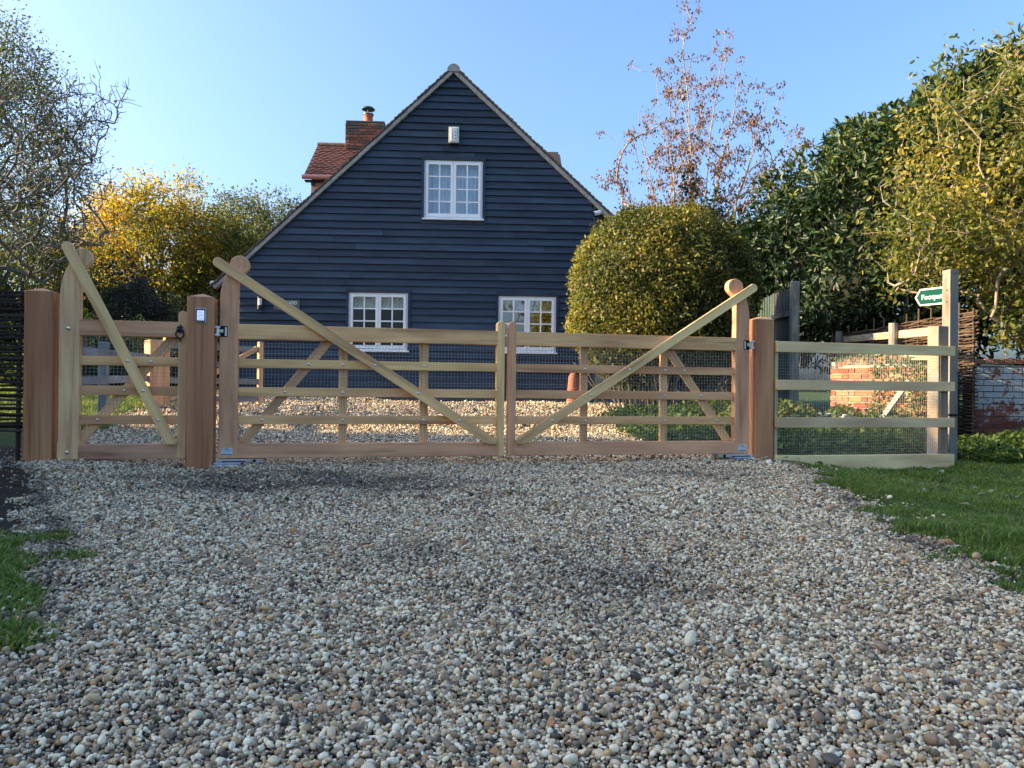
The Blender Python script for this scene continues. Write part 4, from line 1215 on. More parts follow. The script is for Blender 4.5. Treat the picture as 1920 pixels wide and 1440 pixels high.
# woven hurdles
M['rod'] = wood_mat('hazel_rod', contrast=0.6, rough=0.9, dark=(0.5, 0.45, 0.4))
def hurdle(a, b, z0, H, n, label, col, stakes=0.32, rr=0.0095, brace=False):
    L = math.hypot(b[0] - a[0], b[1] - a[1])
    h = rot_empty('woven_hurdle', a, b, gzf(*a), label, 'hurdle', 'woven hazel hurdles')
    ns = int(L / stakes) + 1
    sx = [i * L / (ns - 1) for i in range(ns)]
    for i, x in enumerate(sx):
        MB().tube([(x, 0, -0.2), (x + random.uniform(-.01, .01), 0, H * 0.6 + z0), (x + random.uniform(-.02, .02), random.uniform(-.01, .01), H + z0 + random.uniform(0.02, 0.16))], [0.016, 0.015, 0.012], 7).build('stake', 'rod', h, color=col)
    for k in range(n):
        z = z0 + (k + 0.5) * H / n
        pts, rads = [], []
        ph = k % 2
        steps = (ns - 1) * 4
        x0_, x1_ = -random.uniform(0.02, 0.07), L + random.uniform(0.02, 0.07)
        w0 = random.uniform(0, 6)
        for i in range(steps + 1):
            x = x0_ + (x1_ - x0_) * i / steps
            y = 0.020 * math.cos(math.pi * (x / L * (ns - 1) + ph))
            pts.append((x, y, z + 0.008 * math.sin(x * 3 + w0) + random.uniform(-.004, .004)))
            rads.append(rr * random.uniform(0.75, 1.2))
        j = random.uniform(0.6, 1.35)
        MB().tube(pts, rads, 6).build('rod', 'rod', h, color=tuple(c * j for c in col))
    if brace:
        MB().tube([(L - 0.22, -0.03, z0 + H - 0.12), (L - 0.06, -0.03, z0 + H + 0.14)], 0.011, 7).build('brace', 'rod', h, color=col)
    return h
hurdle((-5.6, 4.78), (-3.435, 5.36), 0.20, 0.98, 46, 'dark woven hazel hurdle beside the pedestrian gate post', (0.060, 0.045, 0.035), brace=True)
hurdle((5.52, 9.2), (5.66, 13.6), 0.05, 1.55, 70, 'tall woven hazel hurdle running back along the footpath', (0.085, 0.060, 0.042))

# old rail fence along the path
rf2 = rot_empty('path_rail_fence', (4.62, 8.25), (5.50, 12.8), 0.0, 'old two-rail timber fence running back behind the footpath sign', 'fence')
LR = math.hypot(0.88, 4.55)
for z0_, z1_ in ((1.27, 1.47), (1.00, 1.17)):
    MB().bar((0.0, 0, z0_), (LR, 0, z1_), 0.095, 0.040, nrm=(0, -1, 0)).build('rail', 'old_wood', rf2, bevel=0.004, color=(0.40, 0.33, 0.20))
for x in (1.55, LR - 0.05):
    MB().tube([(x, 0.075, -0.2), (x, 0.075, 1.42 + 0.04 * x)], 0.055, 12).build('post', 'old_wood', rf2, color=(0.20, 0.18, 0.15))

M['paling'] = wood_mat('green_stained_paling', contrast=0.6, rough=0.8, along=1.5, dark=(0.55, 0.55, 0.55))
# screen of upright half-round palings
pal = rot_empty('paling_fence', (4.62, 12.6), (4.60, 15.6), 0.20, 'tall dark green-grey paling fence behind the clipped hedge', 'fence')
for i in range(22):
    w = random.uniform(0.085, 0.115); x = 0.10 + i * 0.132; hgt = 2.12 + random.uniform(-.012, .012)
    prof = [(x + w / 2 * math.cos(R(a)), -0.035 * math.sin(R(a))) for a in range(0, 181, 30)]
    V = [(px, py, -0.2) for px, py in prof] + [(px, py, hgt) for px, py in prof]
    nn = len(prof)
    F = [(q, q + 1, q + 1 + nn, q + nn) for q in range(nn - 1)] + [(nn - 1, 0, nn, 2 * nn - 1), tuple(range(nn, 2 * nn))]
    # seen face looks back along the path
    obj_from('paling', [(v[0], -v[1] * -1, v[2]) for v in V], F, 'paling', pal, gr=[(v[2], v[0], v[1]) for v in V], color=tuple(c * random.uniform(.8, 1.2) for c in (0.045, 0.068, 0.062)))
for z in (0.5, 1.65): MB().box(0.02, 2.95, 0.002, 0.05, z, z + 0.08, 0).build('rail', 'old_wood', pal, color=(0.05, 0.06, 0.055))
MB().box(-0.055, 0.06, -0.06, 0.07, -0.3, 2.20, 2).build('post', 'old_wood', pal, bevel=0.012, color=(0.32, 0.32, 0.28))

# odds and ends by the wall
M['pale_stone'] = plain_mat('pale_stone', (0.55, 0.54, 0.44), 0.9, var=0.3, scale=18, bumpy=0.5)
for (x, y, z, s, lab) in ((3.98, 9.75, 0.27, 0.10, 'pale rough stone block half hidden in the weeds'), (4.18, 9.62, 0.26, 0.075, 'small grey stone lying beside the pale block')):
    rs = np.random.default_rng(int(x * 100)); V = []
    for sx in (-1, 1):
        for sy in (-1, 1):
            for sz in (-1, 1): V.append((sx * s * rs.uniform(.8, 1.1), sy * s * rs.uniform(.6, .8), sz * s * rs.uniform(.6, .9)))
    o = obj_from('stone_block', V, [(0, 1, 3, 2), (4, 6, 7, 5), (0, 4, 5, 1), (2, 3, 7, 6), (0, 2, 6, 4), (1, 5, 7, 3)], 'pale_stone', bevel=0.02, segs=3)
    o.location = (x, y, z); tag(o, lab, 'stone')
pk = empty('leaning_plank', (4.33, 9.25, 0.12), R(-68), 'grey weathered plank leaning on the brick wall', 'plank')
MB().bar((0, 0, 0), (0.42, 0.12, 0.62), 0.07, 0.025, nrm=(0, -1, 0.2)).build('plank', 'old_wood', pk, color=(0.24, 0.25, 0.25))

# ---- far side of the pedestrian gate: grey rail fence, field gate, red wall
gf = rot_empty('garden_rail_fence', (-4.38, 7.75), (-4.92, 10.4), 0.0, 'old grey two-rail fence seen through the pedestrian gate', 'fence')
LG = math.hypot(0.54, 2.65)
for z0_, z1_ in ((0.93, 0.97), (0.62, 0.68)): MB().bar((-0.9, 0, z0_ - 0.012), (LG, 0, z1_), 0.085, 0.035, nrm=(0, -1, 0)).build('rail', 'old_wood', gf, bevel=0.003, color=(0.26, 0.27, 0.27))
for x in (-0.85, 1.0): MB().box(x, x + 0.09, 0.02, 0.11, -0.2, 1.08, 2).build('post', 'old_wood', gf, bevel=0.005, color=(0.26, 0.26, 0.25))
fg = empty('field_gate', (-4.86, 10.45, gzf(-4.86, 10.45)), R(48), 'small tan wooden garden gate with diagonal brace and thick post', 'gate')
MB().box(-0.10, 0.10, -0.10, 0.10, -0.2, 0.92, 2).build('post', 'iroko', fg, bevel=0.008, color=BRN)
for z in (0.12, 0.38, 0.62, 0.86): MB().box(0.13, 1.60, -0.02, 0.02, z - 0.04, z + 0.04, 0).build('rail', 'old_wood', fg, bevel=0.003, color=(0.27, 0.25, 0.21))
for x in (0.13, 1.54): MB().box(x, x + 0.07, -0.032, 0.032, 0.04, 0.98, 2).build('stile', 'iroko', fg, bevel=0.004, color=TAN)
MB().bar((0.20, -0.034, 0.12), (1.5, -0.034, 0.88), 0.07, 0.024).build('brace', 'iroko', fg, color=TAN)
MB().bar((1.5, -0.052, 0.12), (0.20, -0.052, 0.88), 0.07, 0.0).build('brace', 'iroko', fg, color=TAN) if False else None
m_, n_, l_, b_ = new_mat('far_red_brick')
bt = n_.new('ShaderNodeTexBrick'); tc_ = n_.new('ShaderNodeTexCoord')
bt.inputs['Scale'].default_value = 1.0; bt.inputs['Brick Width'].default_value = 0.225; bt.inputs['Row Height'].default_value = 0.075; bt.inputs['Mortar Size'].default_value = 0.008
bt.inputs['Color1'].default_value = (0.30, 0.085, 0.06, 1); bt.inputs['Color2'].default_value = (0.36, 0.13, 0.08, 1); bt.inputs['Mortar'].default_value = (0.20, 0.16, 0.13, 1)
cx_ = n_.new('ShaderNodeCombineXYZ'); sx_ = n_.new('ShaderNodeSeparateXYZ')
l_.new(tc_.outputs['Object'], sx_.inputs[0]); l_.new(sx_.outputs[0], cx_.inputs[0]); l_.new(sx_.outputs[2], cx_.inputs[1]); l_.new(cx_.outputs[0], bt.inputs['Vector'])
l_.new(bt.outputs[0], b_.inputs['Base Color']); setp(b_, Roughness=0.9)
gw = empty('garden_wall', (-9.6, 15.0, 0.4), R(4), 'far red brick garden wall beyond the lawn', 'wall')
gw['kind'] = 'thing'
MB().box(0, 3.35, 0, 0.24, -0.3, 1.05, 0).build('brickwork', m_, gw)
MB().box(-0.03, 3.38, -0.03, 0.27, 1.051, 1.12, 0).build('coping', M['red_tile'], gw, bevel=0.01)

# ================================================================== PLANTS
def fast_mesh(name, V, F, mat, parent=None, rnd=None, smooth=False):
    V = np.asarray(V, np.float32); F = np.asarray(F, np.int32)
    me = bpy.data.meshes.new(name)
    me.vertices.add(len(V)); me.vertices.foreach_set('co', V.ravel())
    k = F.shape[1]
    me.loops.add(F.size); me.loops.foreach_set('vertex_index', F.ravel())
    me.polygons.add(len(F)); me.polygons.foreach_set('loop_start', np.arange(len(F), dtype=np.int32) * k)
    if smooth: me.polygons.foreach_set('use_smooth', np.ones(len(F), bool))
    if rnd is not None:
        a = me.attributes.new('rnd', 'FLOAT', 'POINT'); a.data.foreach_set('value', np.asarray(rnd, np.float32))
    me.materials.append(M[mat] if isinstance(mat, str) else mat)
    me.update(calc_edges=True); me.validate()
    o = bpy.data.objects.new(name, me); COL.objects.link(o)
    if parent: o.parent = parent
    return o

def unit(a): return a / np.maximum(np.linalg.norm(a, axis=-1, keepdims=True), 1e-9)

def leaf_cloud(name, Cn, T, Nn, L, W, mat, parent, rnd, fold=0.25, oval=False, curl=0.0):
    """one mesh of separate folded leaves; Cn base points, T leaf directions, Nn leaf normals"""
    n = len(Cn)
    T = unit(T); S = unit(np.cross(T, Nn)); Nn = np.cross(S, T)
    L = np.broadcast_to(L, (n,))[:, None]; W = np.broadcast_to(W, (n,))[:, None]
    up = Nn * W * fold
    if not oval:
        P = np.stack([Cn, Cn + T * L * .45 + S * W / 2 + up, Cn + T * L - Nn * L * curl, Cn + T * L * .45 - S * W / 2 + up], 1)
        F0 = np.array([[0, 1, 2], [0, 2, 3]])
        k = 4
    else:
        P = np.stack([Cn, Cn + T * L * .28 + S * W * .42 + up * .8, Cn + T * L * .68 + S * W * .44 + up * .8 - Nn * L * curl * .5, Cn + T * L - Nn * L * curl,
                      Cn + T * L * .68 - S * W * .44 + up * .8 - Nn * L * curl * .5, Cn + T * L * .28 - S * W * .42 + up * .8], 1)
        F0 = np.array([[0, 1, 2, 3], [0, 3, 4, 5]])
        k = 6
    F = (F0[None] + (np.arange(n) * k)[:, None, None]).reshape(-1, F0.shape[1])
    o = fast_mesh(name, P.reshape(-1, 3), F, mat, parent, rnd=np.repeat(rnd, k))
    o['kind'] = 'stuff'
    return o

def rand_dirs(n, rng=RNG): return unit(rng.normal(size=(n, 3)))

def limb_mesh(name, A, B, ra, rb, mat, parent, sides=5):
    """separate tapered pieces A->B joined into one wooden skeleton mesh"""
    n = len(A); d = unit(B - A)
    ref = np.where(np.abs(d[:, 2:3]) < 0.9, np.array([[0, 0, 1.0]]), np.array([[1.0, 0, 0]]))
    s = unit(np.cross(d, ref)); t = np.cross(d, s)
    an = np.arange(sides) * 2 * np.pi / sides
    ring = s[:, None] * np.cos(an)[None, :, None] + t[:, None] * np.sin(an)[None, :, None]
    V = np.concatenate([A[:, None] + ring * ra[:, None, None], (B + d * rb[:, None] * .3)[:, None] + ring * rb[:, None, None]], 1)
    k = np.arange(sides); k2 = (k + 1) % sides
    F0 = np.stack([k, k2, k2 + sides, k + sides], 1)
    F = (F0[None] + (np.arange(n) * 2 * sides)[:, None, None]).reshape(-1, 4)
    return fast_mesh(name, V.reshape(-1, 3), F, mat, parent, smooth=True)

def skeleton(base, stems, targets, rng, r_tip=0.004, rmax=0.2, power=2.3, jitter=0.12, sag=0.0, up=0.5, step=0.35, bend=0.55):
    """branches grown from the stems out to every target; returns pieces and the tips"""
    pos, par = [], []
    for st in stems:
        prev = -1
        for p in st: pos.append(np.array(p, float)); par.append(prev); prev = len(pos) - 1
    nstem = len(pos)
    order = np.argsort(np.linalg.norm(targets - np.array(base), axis=1))
    cap = nstem + len(targets) * 12
    arr = np.zeros((cap, 3)); arr[:nstem] = pos; par = par + [0] * (cap - nstem); cnt = nstem
    dirs = np.zeros((cap, 3)); dirs[:nstem] = [unit(np.array(pos[i]) - np.array(pos[par[i]])) if par[i] >= 0 else np.array([0, 0, 1.0]) for i in range(nstem)]
    tips = []
    for ti in order:
        t = targets[ti]
        dv = t - arr[:cnt]
        dist = np.linalg.norm(dv, axis=1)
        cost = dist + up * np.clip(0.35 * np.hypot(dv[:, 0], dv[:, 1]) - dv[:, 2], 0, None)
        cost = cost + bend * dist * (1 - (dv * dirs[:cnt]).sum(1) / np.maximum(dist, 1e-6))
        i = int(np.argmin(cost)); L = dist[i]
        ns = max(1, min(11, int(L / step + 0.5)))
        p0 = arr[i].copy(); prev = i
        off = rng.normal(0, .6, 3) + dirs[i] * 1.6 / max(jitter * 6, .4)
        for k in range(1, ns + 1):
            f = k / ns
            p = p0 + (t - p0) * f + off * jitter * L * math.sin(math.pi * f) * .5 + rng.normal(0, jitter * .12, 3)
            p[2] += sag * L * math.sin(math.pi * f)
            if k == ns: p = t
            arr[cnt] = p; par[cnt] = prev; dirs[cnt] = unit(p - arr[prev]); prev = cnt; cnt += 1
        tips.append(prev)
    w = np.zeros(cnt)
    w[tips] = 1
    child = np.zeros(cnt)
    load = np.zeros(cnt); load[tips] = r_tip ** power
    for i in range(cnt - 1, -1, -1):
        load[i] = max(load[i], (r_tip * .8) ** power)
        if par[i] >= 0: load[par[i]] += load[i]
    rad = np.minimum(load ** (1 / power), rmax)
    idx = [i for i in range(cnt) if par[i] >= 0]
    pi = np.array([par[i] for i in idx]); idx = np.array(idx)
    return arr[pi], arr[idx], np.minimum(rad[pi], rad[idx] * 1.5 + .002), rad[idx], arr[:cnt], np.array(tips)

def lump(pts, c, seed, amp=0.18, freq=2.2):
    q = (pts - c) * freq + seed
    return 1 + amp * (np.sin(q[:, 0] * 1.3 + q[:, 1]) * np.sin(q[:, 1] * 1.1 + q[:, 2] * 1.4) + 0.5 * np.sin(q[:, 0] * 2.7 + q[:, 2] * 2.1))

def crown_targets(c, r, n, rng, seed=0.0, shell=0.35, amp=0.22, low_cut=-0.75):
    c, r = np.array(c, float), np.array(r, float)
    d = rand_dirs(n * 2, rng); d = d[d[:, 2] > low_cut][:n]
    rad = rng.random(len(d)) ** (1 / 3) * (1 - shell) + shell * rng.random(len(d)) ** .25
    p = c + d * r * rad[:, None] * lump(c + d * r, c, seed, amp)[:, None]
    return p

M['bark'] = plain_mat('grey_brown_bark', (0.13, 0.105, 0.080), 0.95, var=0.35, scale=12)
M['bark_lichen'] = plain_mat('lichened_bark', (0.12, 0.12, 0.10), 0.95, var=0.45, scale=16)
M['bark_pale'] = plain_mat('pale_bark', (0.26, 0.205, 0.145), 0.9, var=0.3, scale=9)
M['inner_dark'] = plain_mat('dark_inner_shade', (0.014, 0.016, 0.009), 0.95, var=0.4, scale=8)  # near-black: the shade inside the plants put into the colour
M['leaf_yellow'] = leaf_mat('autumn_yellow_leaf', [(0.0, (0.030, 0.050, 0.012)), (0.35, (0.095, 0.125, 0.022)), (0.6, (0.23, 0.205, 0.025)), (0.85, (0.40, 0.29, 0.028)), (1.0, (0.42, 0.22, 0.02))], trans=0.5, rough=0.55)
M['leaf_ash'] = leaf_mat('grey_green_leaf', [(0.0, (0.025, 0.038, 0.014)), (0.5, (0.060, 0.080, 0.028)), (0.85, (0.13, 0.14, 0.045)), (1.0, (0.24, 0.19, 0.05))], trans=0.4, rough=0.6)
M['leaf_copper'] = leaf_mat('copper_leaf', [(0.0, (0.070, 0.032, 0.013)), (0.5, (0.155, 0.070, 0.026)), (0.9, (0.24, 0.115, 0.040)), (1.0, (0.32, 0.19, 0.06))], trans=0.35, rough=0.6)
M['leaf_hedge'] = leaf_mat('clipped_hedge_leaf', [(0.0, (0.030, 0.040, 0.010)), (0.40, (0.088, 0.105, 0.018)), (0.68, (0.21, 0.190, 0.030)), (0.88, (0.32, 0.245, 0.04)), (1.0, (0.20, 0.085, 0.030))], trans=0.35, rough=0.5)
M['leaf_laurel'] = leaf_mat('laurel_leaf', [(0.0, (0.010, 0.022, 0.010)), (0.55, (0.018, 0.042, 0.015)), (0.82, (0.050, 0.085, 0.018)), (1.0, (0.16, 0.165, 0.030))], trans=0.18, rough=0.46, spec=0.35)
M['leaf_magnolia'] = leaf_mat('yellowing_leaf', [(0.0, (0.040, 0.060, 0.014)), (0.4, (0.105, 0.125, 0.024)), (0.7, (0.22, 0.20, 0.035)), (1.0, (0.38, 0.265, 0.045))], trans=0.42, rough=0.5)
M['leaf_dark'] = leaf_mat('dark_evergreen_leaf', [(0.0, (0.010, 0.016, 0.008)), (0.6, (0.026, 0.040, 0.015)), (1.0, (0.060, 0.075, 0.022))], trans=0.2, rough=0.5)
M['leaf_weed'] = leaf_mat('weed_leaf', [(0.0, (0.030, 0.060, 0.015)), (0.5, (0.070, 0.120, 0.024)), (0.85, (0.15, 0.19, 0.035)), (1.0, (0.28, 0.20, 0.06))], trans=0.4, rough=0.55)

def make_tree(name, loc, label, stems, targets, leafmat, barkmat, nleaf, lsize, spread, rfun, rng, r_tip=0.004, rmax=0.2, droop=0.2, jitter=0.12, up=0.5, sag=0.0, along=0, oval=False, group=None, cat='tree', leafprob=1.0, sides=5, power=2.3):
    t = empty(name, loc, 0, label, cat, group)
    o = np.array(loc)
    A, B, ra, rb, nodes, tips = skeleton(o, stems, targets, rng, r_tip, rmax, power, jitter, sag, up)
    limb_mesh('trunk', A - o, B - o, ra, rb, barkmat, t, sides)
    src = nodes[tips]
    if along:
        q = rng.integers(0, len(A), along); f = rng.random(along)[:, None]
        thin_ = rb[q] < r_tip * 4
        src = np.concatenate([src, (A[q] + (B[q] - A[q]) * f)[thin_]])
    src = src[rng.random(len(src)) < leafprob]
    n = len(src) * nleaf
    c = np.repeat(src, nleaf, 0) + rng.normal(0, spread, (n, 3))
    T = rand_dirs(n, rng); T[:, 2] -= droop
    Nn = rand_dirs(n, rng); Nn[:, 2] += 0.8
    L = rng.uniform(0.7, 1.3, n) * lsize[0]
    if n: leaf_cloud('crown', c - o, T, Nn, L, L * lsize[1], leafmat, t, np.clip(rfun(c, rng), 0, 1), oval=oval)
    return t

def blob_surface(blobs, n, rng, depth=0.25, amp=0.13, freq=2.4, zmin=None):
    """points near the outside of a union of ellipsoids, with outward normals"""
    P, Nn = [], []
    area = np.array([r[0] * r[1] + r[1] * r[2] + r[0] * r[2] for c, r in blobs]); area = area / area.sum()
    for bi, (c, r) in enumerate(blobs):
        c, r = np.array(c, float), np.array(r, float)
        k = int(n * area[bi] * 1.4)
        d = rand_dirs(k, rng)
        lm = lump(c + d * r, c, bi * 3.1, amp, freq) * (1 - depth * rng.random(k) ** 1.6)
        p = c + d * r * lm[:, None]
        ok = np.ones(k, bool)
        for bj, (c2, r2) in enumerate(blobs):
            if bj != bi: ok &= (((p - np.array(c2)) / (np.array(r2) * 0.80)) ** 2).sum(1) > 1
        if zmin is not None: ok &= p[:, 2] > zmin(p)
        P.append(p[ok]); Nn.append(unit(d / r)[ok])
    return np.concatenate(P), np.concatenate(Nn)

def blob_core(blobs, f, parent, mat='inner_dark', name='inner_branches', rng=RNG, n=700, rad=0.012):
    """a thicket of dark inner branches instead of a solid filling"""
    A, B = [], []
    for c, r in blobs:
        c, r = np.array(c), np.array(r)
        k = max(30, int(n * (r.prod() ** (2 / 3)) / sum((np.array(q[1]).prod() ** (2 / 3)) for q in blobs)))
        base = np.array([c[0], c[1], max(gzf(c[0], c[1]), c[2] - r[2] * 1.1)])
        d = rand_dirs(k, rng); e = c + d * r * f * rng.uniform(.6, 1.0, (k, 1))
        m = base + (e - base) * rng.uniform(.2, .6, (k, 1)) + rng.normal(0, .12, (k, 3)) * r
        A += [np.repeat(base[None], k, 0) + rng.normal(0, .1, (k, 3)), m]; B += [m, e]
    A, B = np.concatenate(A), np.concatenate(B)
    return limb_mesh(name, A, B, np.full(len(A), rad), np.full(len(A), rad * .6), mat, parent, 4)

def dark_fill(blobs, f, parent, mat='inner_dark'):
    """solid near-black core painted as the shaded middle of a plant"""
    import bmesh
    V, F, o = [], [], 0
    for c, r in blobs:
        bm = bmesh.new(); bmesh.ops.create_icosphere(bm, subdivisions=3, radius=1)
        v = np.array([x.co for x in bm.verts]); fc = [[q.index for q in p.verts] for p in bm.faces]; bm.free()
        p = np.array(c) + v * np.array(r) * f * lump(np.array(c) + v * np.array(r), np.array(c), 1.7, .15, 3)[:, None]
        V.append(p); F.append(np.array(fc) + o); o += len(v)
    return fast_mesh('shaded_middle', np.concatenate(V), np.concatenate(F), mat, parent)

def shrub(name, label, blobs, n, mat, lsize, rfun, seed, depth=0.3, amp=0.15, oval=False, fill=0.78, group=None, cat='shrub', upl=0.3, zmin=None, freq=2.4, curl=0.0, solid=True, flat=0.6):
    rng = np.random.default_rng(seed)
    base = (blobs[0][0][0], blobs[0][0][1], gzf(blobs[0][0][0], blobs[0][0][1]))
    t = empty(name, base, 0, label, cat, group)
    o = np.array(base)
    P, Nn = blob_surface(blobs, n, rng, depth, amp, freq, zmin)
    T = unit(rand_dirs(len(P), rng) + Nn * upl + np.array([0, 0, -0.1]))
    nn = unit(Nn * flat + rand_dirs(len(P), rng) * .8 + np.array([0, 0, .35]))
    L = rng.uniform(.65, 1.3, len(P)) * lsize[0]
    leaf_cloud('foliage', P - o, T, nn, L, L * lsize[1], mat, t, np.clip(rfun(P, rng), 0, 1), oval=oval, curl=curl)
    bl = [(np.array(c) - o, r) for c, r in blobs]
    rel = [(tuple(c), r) for c, r in bl]
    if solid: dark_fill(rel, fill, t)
    blob_core_rel(rel, 0.95, t, rng)
    return t, P, Nn
def blob_core_rel(blobs, f, parent, rng):
    A, B = [], []
    tot = sum((np.array(q[1]).prod() ** (2 / 3)) for q in blobs)
    for c, r in blobs:
        c, r = np.array(c), np.array(r); k = max(24, int(420 * (r.prod() ** (2 / 3)) / tot))
        base = np.array([c[0], c[1], max(-0.05, c[2] - r[2] * 1.15)])
        d = rand_dirs(k, rng); e = c + d * r * f * rng.uniform(.7, 1.0, (k, 1))
        m = base + (e - base) * rng.uniform(.25, .6, (k, 1)) + rng.normal(0, .10, (k, 3)) * r
        A += [np.repeat(base[None], k, 0) + rng.normal(0, .08, (k, 3)) * np.array([1, 1, .2]), m]; B += [m, e]
    A, B = np.concatenate(A), np.concatenate(B)
    return limb_mesh('branches', A, B, np.full(len(A), .011), np.full(len(A), .006), 'bark', parent, 4)

nz01 = lambda rng, n: rng.random(n)

# --- clipped dome hedge in front of the house corner
def hedge():
    rng = np.random.default_rng(5)
    base = np.array([2.36, 12.2, gzf(2.36, 12.2)])
    t = empty('clipped_hedge', tuple(base), 0, 'large clipped dome-shaped hedge in front of the house corner', 'hedge')
    n = 78000
    d = rand_dirs(n, rng)
    c = np.array([0, 0, 1.78]); r = np.array([1.42, 1.38, 1.44])
    e = 2.35
    k = 1 / (np.abs(d / 1.0) ** e).sum(1) ** (1 / e)
    lm = lump(d * 3, np.zeros(3), 2.0, 0.035, 2.2) * lump(d * 3, np.zeros(3), 9.0, 0.02, 6.0)
    dep = 1 - 0.16 * rng.random(n) ** 2.2 + 0.02 * rng.normal(size=n) + 0.05 * (rng.random(n) < 0.02)
    P = c + d * k[:, None] * r * (lm * dep)[:, None]
    low = P[:, 2] < 0.9
    tuck = np.where(low, 1 - 0.30 * ((0.9 - P[:, 2]) / 0.65).clip(0, 1) ** 1.5, 1)
    P[:, 0] *= tuck; P[:, 1] *= tuck
    keep = (P[:, 2] > 0.50 + 0.22 * np.sin(P[:, 0] * 5 + 1) + 0.15 * rng.random(n))
    P, d = P[keep], d[keep]
    Nn = unit(np.sign(d) * np.abs(d) ** 1.5)
    T = unit(rand_dirs(len(P), rng) * .9 + Nn * .35 + np.array([0, 0, -.25]))
    nn = unit(Nn * .75 + rand_dirs(len(P), rng) * .65 + np.array([0, 0, .25]))
    L = rng.uniform(.65, 1.35, len(P)) * 0.058
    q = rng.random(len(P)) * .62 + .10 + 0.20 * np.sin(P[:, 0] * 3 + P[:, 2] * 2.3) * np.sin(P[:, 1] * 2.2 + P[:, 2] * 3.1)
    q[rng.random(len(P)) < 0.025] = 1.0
    leaf_cloud('foliage', P, T, nn, L, L * .52, 'leaf_hedge', t, np.clip(q, 0, 1))
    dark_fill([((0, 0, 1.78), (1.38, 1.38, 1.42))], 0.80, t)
    # stems below the skirt
    m = 90
    a = rng.uniform(0, 6.28, m); rr = rng.uniform(.1, .95, m)
    A = np.stack([rr * np.cos(a) * .8, rr * np.sin(a) * .8, np.full(m, -0.05)], 1)
    B = np.stack([rr * np.cos(a) * 1.25 + rng.normal(0, .12, m), rr * np.sin(a) * 1.2 + rng.normal(0, .12, m), rng.uniform(.6, 1.0, m)], 1)
    limb_mesh('stems', A, B, np.full(m, .016), np.full(m, .009), 'bark', t, 5)
hedge()

# --- laurel mass behind the footpath
lb = [((5.75, 15.2, 3.2), (1.0, 1.1, 1.85)), ((6.35, 13.9, 3.0), (1.05, 1.2, 2.3)), ((7.25, 13.1, 3.5), (1.25, 1.3, 2.35)), ((8.35, 12.4, 4.1), (1.4, 1.5, 2.45)), ((5.0, 15.6, 3.2), (.85, .9, .9)), ((9.7, 12.2, 2.9), (1.6, 1.4, 2.8)), ((6.7, 14.2, 4.5), (1.0, 1.0, 1.15)), ((7.7, 13.0, 5.0), (.95, .9, 1.0))]
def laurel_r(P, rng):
    return rng.random(len(P)) * .74 + .34 * (P[:, 2] > 4.2) * rng.random(len(P)) + .12 * (P[:, 2] - 3) / 3  # paler leaves high up: sunlit tops put into the leaf colour
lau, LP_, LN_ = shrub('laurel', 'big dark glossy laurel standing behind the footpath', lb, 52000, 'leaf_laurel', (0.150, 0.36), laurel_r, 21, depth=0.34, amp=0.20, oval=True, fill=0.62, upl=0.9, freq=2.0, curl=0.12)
# the largest laurel leaves, each one its own piece
lm_rng = np.random.default_rng(77)
_lf = []
for k in range(4):
    Lf, Wf = 1.0, 0.36 + 0.03 * k
    V = [(0, 0, 0), (.28, .42 * Wf, .07), (.68, .44 * Wf, .04), (1, 0, -.10), (.68, -.44 * Wf, .04), (.28, -.42 * Wf, .07)]
    me = bpy.data.meshes.new('leaf'); me.from_pydata(V, [], [(0, 1, 2, 3), (0, 3, 4, 5)]); me.materials.append(M['leaf_laurel'])
    a = me.attributes.new('rnd', 'FLOAT', 'POINT'); a.data.foreach_set('value', [0.35 + 0.2 * k] * 6); me.update(); _lf.append(me)
vis = np.where((LN_[:, 1] < -0.1) & (LP_[:, 0] < 8.2) & (LP_[:, 2] > 1.6))[0]
for i in lm_rng.choice(vis, 280, replace=False):
    p, nrm = Vector(LP_[i]), Vector(LN_[i])
    dirv = (nrm * 0.9 + Vector(lm_rng.normal(0, .7, 3))).normalized()
    upv = (Vector((0, 0, 1)) + nrm * .4 + Vector(lm_rng.normal(0, .35, 3)))
    zv = (upv - dirv * upv.dot(dirv)).normalized(); yv_ = zv.cross(dirv)
    s = lm_rng.uniform(.15, .205)
    o = bpy.data.objects.new('leaf', _lf[lm_rng.integers(0, 4)]); COL.objects.link(o); o.parent = lau
    q = p + nrm * 0.05 - lau.location
    o.matrix_local = Matrix(((dirv.x * s, yv_.x * s, zv.x * s, q.x), (dirv.y * s, yv_.y * s, zv.y * s, q.y), (dirv.z * s, yv_.z * s, zv.z * s, q.z), (0, 0, 0, 1)))

